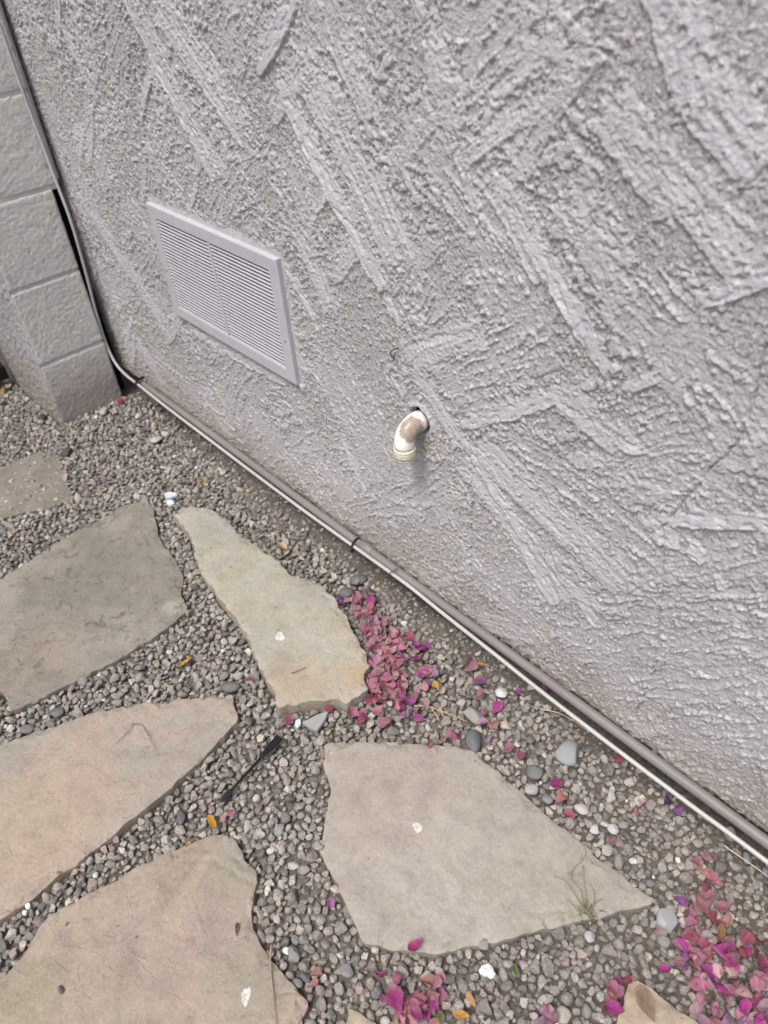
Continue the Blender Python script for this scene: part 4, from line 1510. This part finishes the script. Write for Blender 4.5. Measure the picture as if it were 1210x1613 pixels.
dropping(442, 1002, 9, 8, 0.0275, 'white dropping on the thick curved flagstone')
dropping(658, 1303, 8, 9, 0.0095, 'white dropping in the middle of the beige flagstone')
dropping(388, 1568, 9, 12, 0.0115, 'white ring shaped dropping on the lower right of the tan flagstone', True)
dropping(768, 1529, 11, 12, 0.012, 'white dropping with grey streaks on the gravel below the beige flagstone', False, (0.52, 0.55, 0.54))


# ------------------------------------------------------------------ fallen bracts and leaves
def leaf_mesh(name, mat, seed, width, curl, fold, wav, tip=1.3):
    r = np.random.default_rng(seed)
    ns, nt = 9, 7
    V, F = [], []
    ph = r.uniform(0, 6, 4)
    for i in range(ns):
        s = i / (ns - 1)
        wv = width * (math.sin(math.pi * min(1, s ** 0.75)) ** 0.8) * (1 - 0.25 * s ** tip) * 0.5
        if i == 0:
            wv = 0.03
        if i == ns - 1:
            wv = 0.012
        for j in range(nt):
            t = (j / (nt - 1) - 0.5) * 2
            x = s - 0.5
            y = wv * t * (1 + 0.06 * math.sin(7 * s + ph[0]))
            z = curl * (x * x * 2.2) + fold * abs(t) ** 1.3 * wv * 2 + wav * math.sin(5 * s + ph[1] + t * 1.5) * math.cos(2.6 * t + ph[2]) * (0.3 + abs(t))
            z += wav * 0.6 * math.sin(16 * s + ph[3]) * abs(t) ** 2 + wav * 0.35 * math.sin(9 * s + 6 * t + ph[2])
            V.append((x, y, z))
    for i in range(ns - 1):
        for j in range(nt - 1):
            F.append((i * nt + j, (i + 1) * nt + j, (i + 1) * nt + j + 1, i * nt + j + 1))
    me = mesh(name, V, F, True)
    at = me.attributes.new('rim', 'FLOAT', 'POINT')
    at.data.foreach_set('value', [min(1.0, abs((i % nt) / (nt - 1) - 0.5) * 2) ** 3 * 0.8 + (0.5 if i // nt in (0, ns - 1) else 0.0) for i in range(ns * nt)])
    me.materials.append(mat)
    return me


PET = [leaf_mesh('petal', M['petal'], 60 + k, w_, c_, f_, v_) for k, (w_, c_, f_, v_) in enumerate(((0.78, 0.5, 0.3, 0.10), (0.85, -0.4, 0.5, 0.09), (0.72, 0.8, -0.3, 0.12), (0.9, 0.2, 0.7, 0.10), (0.8, -0.7, -0.4, 0.13), (0.70, 0.9, 0.6, 0.08), (0.86, 0.3, -0.6, 0.15)))]
PCOL = {'pink': (0.43, 0.175, 0.265), 'magenta': (0.36, 0.06, 0.25), 'purple': (0.24, 0.09, 0.26), 'coral': (0.43, 0.21, 0.205), 'pale': (0.50, 0.36, 0.38), 'red': (0.29, 0.075, 0.125), 'lilac': (0.39, 0.24, 0.375), 'dusty': (0.39, 0.195, 0.255)}
WORD = {'pink': 'rose pink', 'magenta': 'magenta', 'dusty': 'dusty pink', 'pale': 'pale pink', 'red': 'dark red', 'coral': 'coral', 'lilac': 'lilac', 'purple': 'purple'}
HEAP = {}


def petal(u, v, kind, size=24, label='', group=None, z=None, mi=None):
    gq = gp(u, v, 0.008)
    key = (int(gq[0] / 0.018), int(gq[1] / 0.018))
    lay = HEAP.get(key, 0)
    HEAP[key] = lay + 1
    zz = (0.0065 + 0.0022 * min(lay, 5)) if z is None else z
    p, rz, mpp = ground_dir(u, v, zz + 0.003, 0)
    o = link('petal', PET[RNG.integers(7) if mi is None else mi])
    L_ = size * mpp * RNG.uniform(0.72, 1.05)
    o.scale = (L_, L_ * RNG.uniform(0.85, 1.1), L_ * RNG.uniform(0.5, 1.0))
    tl = 0.32
    o.rotation_euler = (RNG.normal(0, tl), RNG.normal(0, tl), RNG.uniform(0, 6.28))
    o.location = (p[0], p[1], zz + 0.0035 + L_ * 0.10)
    cc = np.array(PCOL[kind]) * math.exp(RNG.normal(0, 0.16)) * (1 + RNG.normal(0, 0.06, 3))
    o.color = (*np.clip(cc, 0.01, 0.9), 1)
    tag(o, label, 'petal', group)
    return o


def heap(path, n, spread, kinds, label, group, size=24):
    pts = [np.array(p, float) for p in path]
    flagd = [FLAG_POLY[k] for k in 'BEFG']
    made = 0
    while made < n:
        k = RNG.integers(len(pts) - 1) if len(pts) > 1 else 0
        a, b = pts[k], pts[min(k + 1, len(pts) - 1)]
        q = a + (b - a) * RNG.random() + RNG.normal(0, spread, 2)
        g = gp(q[0], q[1], 0.008)[None, :2]
        if max(poly_dist(g, pl)[0] for pl, _ in flagd) > -0.004:
            continue
        kd = kinds[RNG.integers(len(kinds))]
        petal(q[0], q[1], kd, size * RNG.uniform(0.7, 1.05), WORD[kd] + ' ' + label, group)
        made += 1


PILE = 'petals heaped against the curved flagstone'
heap([(557, 950), (575, 965), (588, 1000), (598, 1025)], 56, 8, ['dusty', 'pink', 'pink', 'magenta', 'dusty', 'pale'], 'petal in the heap beside the curved flagstone', PILE, 23)
heap([(598, 1025), (612, 1055), (625, 1075), (605, 1095), (590, 1108)], 84, 17, ['dusty', 'pink', 'pink', 'red', 'coral', 'pale', 'magenta', 'dusty'], 'petal in the heap beside the curved flagstone', PILE, 25)
heap([(615, 1000), (650, 1030), (680, 1060), (650, 1090), (625, 1110), (660, 1120)], 20, 12, ['dusty', 'pink', 'pale', 'magenta'], 'petal strewn loosely on the gravel right of the heap', 'petals strewn right of the heap', 22)
BR = 'petals drifted in the bottom right corner'
heap([(1080, 1470), (1090, 1510), (1120, 1500), (1150, 1500), (1195, 1500)], 44, 17, ['dusty', 'pink', 'magenta', 'red', 'pale', 'purple'], 'petal in the drift at the bottom right corner', BR, 30)
heap([(1105, 1545), (1150, 1560), (1200, 1575), (1200, 1610), (1110, 1605)], 56, 20, ['dusty', 'pink', 'magenta', 'pink', 'pale', 'lilac'], 'petal in the drift at the bottom right corner', BR, 32)
heap([(1105, 1355), (1118, 1385), (1130, 1400), (1090, 1430), (1140, 1450)], 18, 9, ['pink', 'coral', 'red', 'dusty'], 'petal strung out between the cable and the bottom right drift', 'petals above the bottom right drift', 28)
BC = 'petals clumped at the bottom edge'
heap([(620, 1555), (625, 1590), (645, 1600), (672, 1570), (690, 1560), (650, 1612)], 36, 11, ['dusty', 'pink', 'coral', 'pink', 'magenta'], 'petal in the clump at the bottom edge below the beige flagstone', BC, 30)
heap([(965, 1550), (962, 1580), (975, 1610)], 14, 7, ['dusty', 'pink', 'coral', 'magenta'], 'petal in the small clump left of the sandy flagstone corner', 'petals by the sandy flagstone corner', 28)
heap([(855, 1590), (865, 1608)], 6, 6, ['lilac', 'pink', 'dusty'], 'petal beside the large tan stone at the bottom edge', 'petals by the large tan stone', 26)
SINGLES = [
    (535, 945, 'purple', 20, 'purple petal at the upper rim of the curved flagstone'),
    (558, 920, 'pale', 20, 'pale pink petal on the gravel beside the dark teal pebble'),
    (630, 997, 'dusty', 21, 'dusty pink petal lying alone right of the heap, leftmost of its row'),
    (645, 1003, 'red', 21, 'dark red petal in the row right of the heap'),
    (612, 1012, 'pale', 18, 'pale pink petal right of the upper heap'),
    (655, 1020, 'magenta', 24, 'magenta petal in the pair right of the heap, left one'),
    (671, 1017, 'purple', 22, 'purple petal in the pair right of the heap, right one'),
    (683, 1028, 'lilac', 14, 'tiny lilac petal beside the magenta pair right of the heap'),
    (660, 1042, 'red', 20, 'narrow red petal below the magenta pair right of the heap'),
    (685, 1063, 'lilac', 24, 'lilac petal left of the orange leaf, right of the heap'),
    (660, 1058, 'pink', 20, 'rosy petal at the right fringe of the heap near the orange leaf'),
    (738, 1050, 'dusty', 24, 'dusty red petal beside the orange leaf close to the cable'),
    (755, 1079, 'purple', 22, 'deep purple petal left of the white quartz pebble'),
    (757, 1096, 'pink', 22, 'pink petal just below the deep purple petal'),
    (815, 1094, 'purple', 18, 'purple petal close to the cable right of the white quartz pebble'),
    (781, 1114, 'magenta', 26, 'magenta petal below the white quartz pebble'),
    (763, 1120, 'dusty', 18, 'dusty petal left of the magenta petal below the quartz pebble'),
    (780, 1142, 'coral', 26, 'coral petal between the flat greenish stone and the cable'),
    (762, 1143, 'lilac', 20, 'lilac petal at the right end of the flat greenish stone'),
    (769, 1163, 'lilac', 16, 'small lilac petal right of the dark blue oval pebble'),
    (800, 1180, 'pink', 30, 'bright pink crumpled petal right of the dark blue oval pebble'),
    (818, 1190, 'red', 18, 'small red petal beside the bright pink crumpled petal'),
    (695, 1168, 'coral', 22, 'coral petal at the top edge of the beige flagstone'),
    (709, 1156, 'pink', 24, 'pink petal at the top of the coral one above the beige flagstone'),
    (720, 1158, 'magenta', 16, 'small magenta petal beside the pink one above the beige flagstone'),
    (676, 1174, 'red', 14, 'tiny red petal on the top rim of the beige flagstone'),
    (640, 1133, 'lilac', 28, 'lilac petal on the gravel between the curved and beige flagstones'),
    (606, 1143, 'pink', 22, 'rose petal on the gravel above the beige flagstone'),
    (557, 1126, 'pink', 24, 'pink petal below the end of the curved flagstone, left one'),
    (572, 1124, 'pink', 22, 'pink petal below the end of the curved flagstone, right one'),
    (516, 1113, 'red', 20, 'red petal tucked under the end of the curved flagstone'),
    (457, 1141, 'red', 20, 'thin red petal left of the bluish white chip'),
    (875, 1236, 'magenta', 26, 'bright magenta petal right of the dark greenish pebble'),
    (886, 1255, 'coral', 28, 'withered coral petal between the slate blue and cream pebbles'),
    (896, 1287, 'red', 26, 'dark red petal on the sloping edge of the beige flagstone'),
    (975, 1196, 'red', 20, 'dark red petal touching the cable'),
    (966, 1322, 'pink', 22, 'rose petal beside the whitish quartz cluster'),
    (1011, 1265, 'lilac', 20, 'lilac pink petal alone in the gravel near the cable'),
    (1004, 1281, 'coral', 18, 'small coral petal under the lilac pink petal near the cable'),
    (1051, 1260, 'purple', 22, 'purple petal under the cable, left of two'),
    (1067, 1275, 'purple', 20, 'purple petal under the cable, right of two'),
    (862, 1083, 'magenta', 16, 'dark magenta petal in the shadow behind the cable'),
    (1072, 1419, 'purple', 28, 'deep purple petal beside the tan pebble near the flagstone point'),
    (1140, 1500, 'magenta', 46, 'large bright magenta flower lying in the bottom right drift'),
    (1112, 1535, 'magenta', 44, 'large vivid magenta petal low in the bottom right drift'),
    (656, 1492, 'magenta', 26, 'bright magenta petal on the lower rim of the beige flagstone'),
    (521, 1424, 'purple', 18, 'deep purple petal at the left edge of the beige flagstone'),
    (498, 1535, 'coral', 24, 'withered coral petal beside dark stones right of the tan flagstone, upper of two'),
    (494, 1552, 'coral', 20, 'withered coral petal beside dark stones right of the tan flagstone, lower of two'),
    (366, 1281, 'pink', 20, 'pink petal at the top tip of the tan flagstone, upper of two'),
    (352, 1292, 'pale', 18, 'pale pink petal at the top tip of the tan flagstone, lower of two'),
    (625, 1578, 'magenta', 36, 'brightest magenta petal in the bottom edge clump'),
    (187, 631, 'red', 18, 'red petal in the corner at the base of the block pier'),
    (396, 1070, 'red', 14, 'tiny red petal left of the curved flagstone'),
    (988, 1545, 'red', 24, 'crimson petal on the tip of the sandy flagstone corner'),
]
for u, v, kind, size, lab in SINGLES:
    z = 0.010 if ('rim of the beige' in lab or 'flagstone corner' in lab or 'sloping edge of the beige' in lab) else None
    petal(u, v, kind, size, lab, 'single petals scattered on the gravel', z)

LEAF = [leaf_mesh('leaf', M['leaf'], 90, 0.42, 0.5, 0.5, 0.06), leaf_mesh('leaf', M['leaf'], 91, 0.36, -0.5, 0.6, 0.08), leaf_mesh('leaf', M['leaf'], 92, 0.55, 0.25, 0.25, 0.05)]
LEAVES = [
    (290, 1048, 22, 150, (0.50, 0.30, 0.03), 0, 0.009, 'yellow leaf on the gravel below the pitted grey brown flagstone, lower of two'),
    (300, 1038, 16, 120, (0.48, 0.27, 0.03), 1, 0.009, 'yellow leaf on the gravel below the pitted grey brown flagstone, upper of two'),
    (337, 1299, 26, 60, (0.50, 0.27, 0.02), 0, 0.010, 'curled orange yellow leaf above the tip of the tan flagstone'),
    (297, 1328, 20, 130, (0.30, 0.19, 0.06), 1, 0.009, 'brownish yellow leaf at the upper edge of the tan flagstone'),
    (688, 1082, 18, 60, (0.50, 0.28, 0.05), 2, 0.010, 'small orange leaf right of the petal heap'),
    (759, 1049, 18, 10, (0.42, 0.22, 0.05), 2, 0.009, 'small orange brown leaf close to the cable'),
    (743, 1577, 30, 60, (0.46, 0.28, 0.11), 0, 0.012, 'curled tan leaf on the gravel at the bottom, upright'),
    (727, 1600, 30, 15, (0.46, 0.26, 0.07), 2, 0.012, 'orange tan leaf on the gravel at the bottom edge'),
    (811, 1530, 20, 80, (0.06, 0.16, 0.03), 2, 0.010, 'small green leaf beside the white dropping on the gravel'),
    (695, 1606, 26, 75, (0.09, 0.14, 0.05), 2, 0.010, 'dull green leaf at the bottom edge right of the pink clump'),
    (1018, 1583, 62, 65, (0.20, 0.15, 0.11), 2, 0.0130, 'large dry brown leaf lying on the sandy flagstone corner'),
    (374, 1464, 22, 95, (0.13, 0.075, 0.05), 1, 0.0120, 'small brown teardrop leaf on the tan flagstone'),
    (120, 802, 15, 10, (0.27, 0.17, 0.08), 1, 0.008, 'brown curled leaf at the corner of the sunken slab'),
    (448, 862, 14, 40, (0.55, 0.38, 0.22), 2, 0.009, 'cream petal-like leaf above the curved flagstone'),
    (323, 759, 11, 30, (0.36, 0.27, 0.08), 2, 0.007, 'small yellowish leaf in the gravel by the conduit, left of two'),
    (394, 773, 11, 160, (0.34, 0.25, 0.08), 2, 0.007, 'small yellowish leaf in the gravel by the conduit, right of two'),
    (1135, 1475, 32, 90, (0.24, 0.15, 0.06), 0, 0.014, 'brown leaf among the bottom right petals'),
    (4, 606, 16, 20, (0.42, 0.31, 0.17), 0, 0.006, 'tan leaf added for the sunlit ground under the black gate, farthest left'),  # three leaves added so their tan suggests the sunlit strip under the gate
    (12, 611, 14, 140, (0.50, 0.40, 0.25), 2, 0.008, 'pale tan leaf added for the sunlit ground under the black gate, right of the other one'),
    (3, 617, 14, 80, (0.36, 0.25, 0.13), 1, 0.007, 'brownish leaf added for the sunlit ground at the left edge just in front of the black gate'),
    (625, 1607, 24, 100, (0.32, 0.23, 0.11), 1, 0.012, 'straw brown leaf under the pink clump at the bottom edge'),
]
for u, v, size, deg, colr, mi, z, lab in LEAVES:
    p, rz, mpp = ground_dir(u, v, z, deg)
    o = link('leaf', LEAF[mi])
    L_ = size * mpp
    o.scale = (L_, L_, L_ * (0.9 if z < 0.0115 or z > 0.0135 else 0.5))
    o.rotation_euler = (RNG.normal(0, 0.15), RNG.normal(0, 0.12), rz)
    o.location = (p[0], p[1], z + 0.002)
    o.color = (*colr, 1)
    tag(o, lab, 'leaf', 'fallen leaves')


# ------------------------------------------------------------------ dry stems, weed, stake
def stem(pxs, z, rad, colr, label, branches=(), lift=0.002, name='dry_straw', cat='stem'):
    def path(q):
        pts = []
        for i, (u, v) in enumerate(q):
            pts.append(gp(u, v, z) + np.array([0, 0, lift * (0.4 + abs(math.sin(i * 1.9 + len(q))))]))
        return smooth_path(pts, 5)
    P = path(pxs)
    if branches:
        o = empty(name, tuple(P[0]))
        bpy.context.view_layer.update()
        for nm, q in [('stalk', P)] + [('side_shoot', path(b)) for b in branches]:
            c = link(nm, tube_mesh(nm, q, [rad * (1 - 0.5 * i / len(q)) for i in range(len(q))], 6), M['straw'], o)
            c.matrix_parent_inverse = o.matrix_world.inverted()
            c.color = (*colr, 1)
    else:
        o = link(name, tube_mesh(name, P, [rad * (1 - 0.5 * i / len(P)) for i in range(len(P))], 6), M['straw'])
        o.color = (*colr, 1)
    tag(o, label, cat)


stem([(652, 1113), (675, 1114), (695, 1121), (715, 1129), (735, 1137)], 0.012, 0.0012, (0.42, 0.34, 0.16), 'straw coloured grass stem on the gravel between the petal heap and beige flagstone', [[(680, 1116), (686, 1126), (692, 1136)]])
stem([(852, 1118), (880, 1124), (905, 1138), (925, 1152)], 0.012, 0.0010, (0.46, 0.40, 0.27), 'pale straw lying on the gravel against the cable')
stem([(1140, 1333), (1165, 1350), (1190, 1368), (1215, 1386)], 0.012, 0.0011, (0.48, 0.45, 0.38), 'pale dry straw below the cable near the right edge')
stem([(459, 1061), (470, 1057), (482, 1052)], 0.028, 0.0012, (0.22, 0.19, 0.15), 'small dry twig on the thick curved flagstone')
stem([(428, 1490), (426, 1520), (430, 1560), (433, 1600), (436, 1625)], 0.014, 0.0013, (0.33, 0.22, 0.14), 'long brown stem across the right end of the tan flagstone')
stem([(210, 1140), (205, 1150), (190, 1165), (183, 1173)], 0.0125, 0.0008, (0.19, 0.16, 0.11), 'thin dry forked stem lying on the grey end of the pinkish flagstone', [[(208, 1142), (222, 1142), (232, 1155), (240, 1172), (246, 1183)], [(235, 1176), (229, 1178), (226, 1182)]])
stem([(926, 1442), (924, 1420), (920, 1395), (919, 1365)], 0.012, 0.0008, (0.20, 0.18, 0.12), 'wispy dry weed lying over the beige flagstone near its point',
     [[(924, 1440), (905, 1410), (890, 1390), (872, 1382)], [(919, 1440), (915, 1405), (900, 1388), (903, 1370), (918, 1356), (922, 1342), (915, 1328)], [(926, 1440), (938, 1424), (950, 1418)], [(922, 1440), (908, 1436), (898, 1420)], [(928, 1442), (934, 1430), (936, 1410), (930, 1395)]], 0.004, 'dry_weed', 'weed')
# its tuft
root = empty('weed_tuft', tuple(gp(925, 1440, 0.006)))
tag(root, 'small grey green weed tuft at the lower edge of the beige flagstone', 'weed')
bpy.context.view_layer.update()
base = gp(925, 1440, 0.004)
for k in range(34):
    a = RNG.uniform(0, 6.28)
    ln = RNG.uniform(0.008, 0.020)
    b0 = base + np.array([RNG.normal(0, 0.006), RNG.normal(0, 0.006), 0])
    tp = b0 + np.array([math.cos(a) * ln * 0.6, math.sin(a) * ln * 0.6, ln * 0.8])
    o = link('blade', tube_mesh('blade', [b0, (b0 + tp) / 2 + np.array([0, 0, 0.003]), tp], [0.0009, 0.0008, 0.0003], 5), M['straw'], root)
    o.matrix_parent_inverse = root.matrix_world.inverted()
    o.color = (0.16, 0.15, 0.075, 1) if k % 3 else (0.25, 0.21, 0.13, 1)


def stake():
    """black plastic drip stake: flat ribbed head, thin shank, split point"""
    a, b = gp(441, 1161, 0.016), gp(347, 1264, 0.012)
    d = b - a
    L_ = np.linalg.norm(d)
    d /= L_
    n = np.cross([0, 0, 1], d)
    n /= np.linalg.norm(n)
    up = np.cross(d, n)
    root = empty('drip_stake', tuple(b))
    tag(root, 'black plastic irrigation stake lying on the gravel between the flagstones', 'stake')
    bpy.context.view_layer.update()

    def bar(name, segs):
        V, F = [], []
        for s, o_, hw, hz, zc in segs:
            c = a + d * (s * L_) + n * o_ + up * zc
            for x, y in ((-1, -1), (1, -1), (1, 1), (-1, 1)):
                V.append(c + n * hw * x + up * hz * y)
        m = len(segs)
        for i in range(m - 1):
            for k in range(4):
                F.append((i * 4 + k, i * 4 + (k + 1) % 4, i * 4 + 4 + (k + 1) % 4, i * 4 + 4 + k))
        F += [(3, 2, 1, 0), tuple((m - 1) * 4 + k for k in range(4))]
        me = mesh(name, V, F)
        bm = bmesh.new()
        bm.from_mesh(me)
        bmesh.ops.recalc_face_normals(bm, faces=bm.faces)
        bm.to_mesh(me)
        bm.free()
        o = link(name, me, M['black_plastic'], root)
        o.matrix_parent_inverse = root.matrix_world.inverted()
    bar('head', [(0.0, 0, 0.0058, 0.0012, 0), (0.02, 0, 0.0062, 0.0012, 0), (0.28, 0, 0.0042, 0.0012, 0), (0.34, 0, 0.0024, 0.0012, 0)])
    for o_ in (-0.0050, 0.0, 0.0050):
        bar('rib', [(0.004, o_, 0.0008, 0.0016, 0.0022), (0.30, o_ * 0.6, 0.0008, 0.0016, 0.0018), (0.36, o_ * 0.35, 0.0006, 0.0008, 0.001)])
    bar('shank', [(0.32, 0, 0.0024, 0.0013, 0), (0.82, 0, 0.0019, 0.0012, 0)])
    bar('shank_rib', [(0.30, 0, 0.0007, 0.0018, 0.0016), (0.82, 0, 0.0007, 0.0014, 0.0014)])
    bar('point', [(0.815, 0, 0.0022, 0.0013, 0), (0.86, 0, 0.0052, 0.0014, 0), (0.93, 0, 0.0044, 0.0014, 0), (1.0, 0, 0.0008, 0.0008, 0)])
    bar('rib', [(0.83, 0, 0.0007, 0.002, 0.0018), (0.99, 0, 0.0005, 0.0008, 0.0006)])


stake()
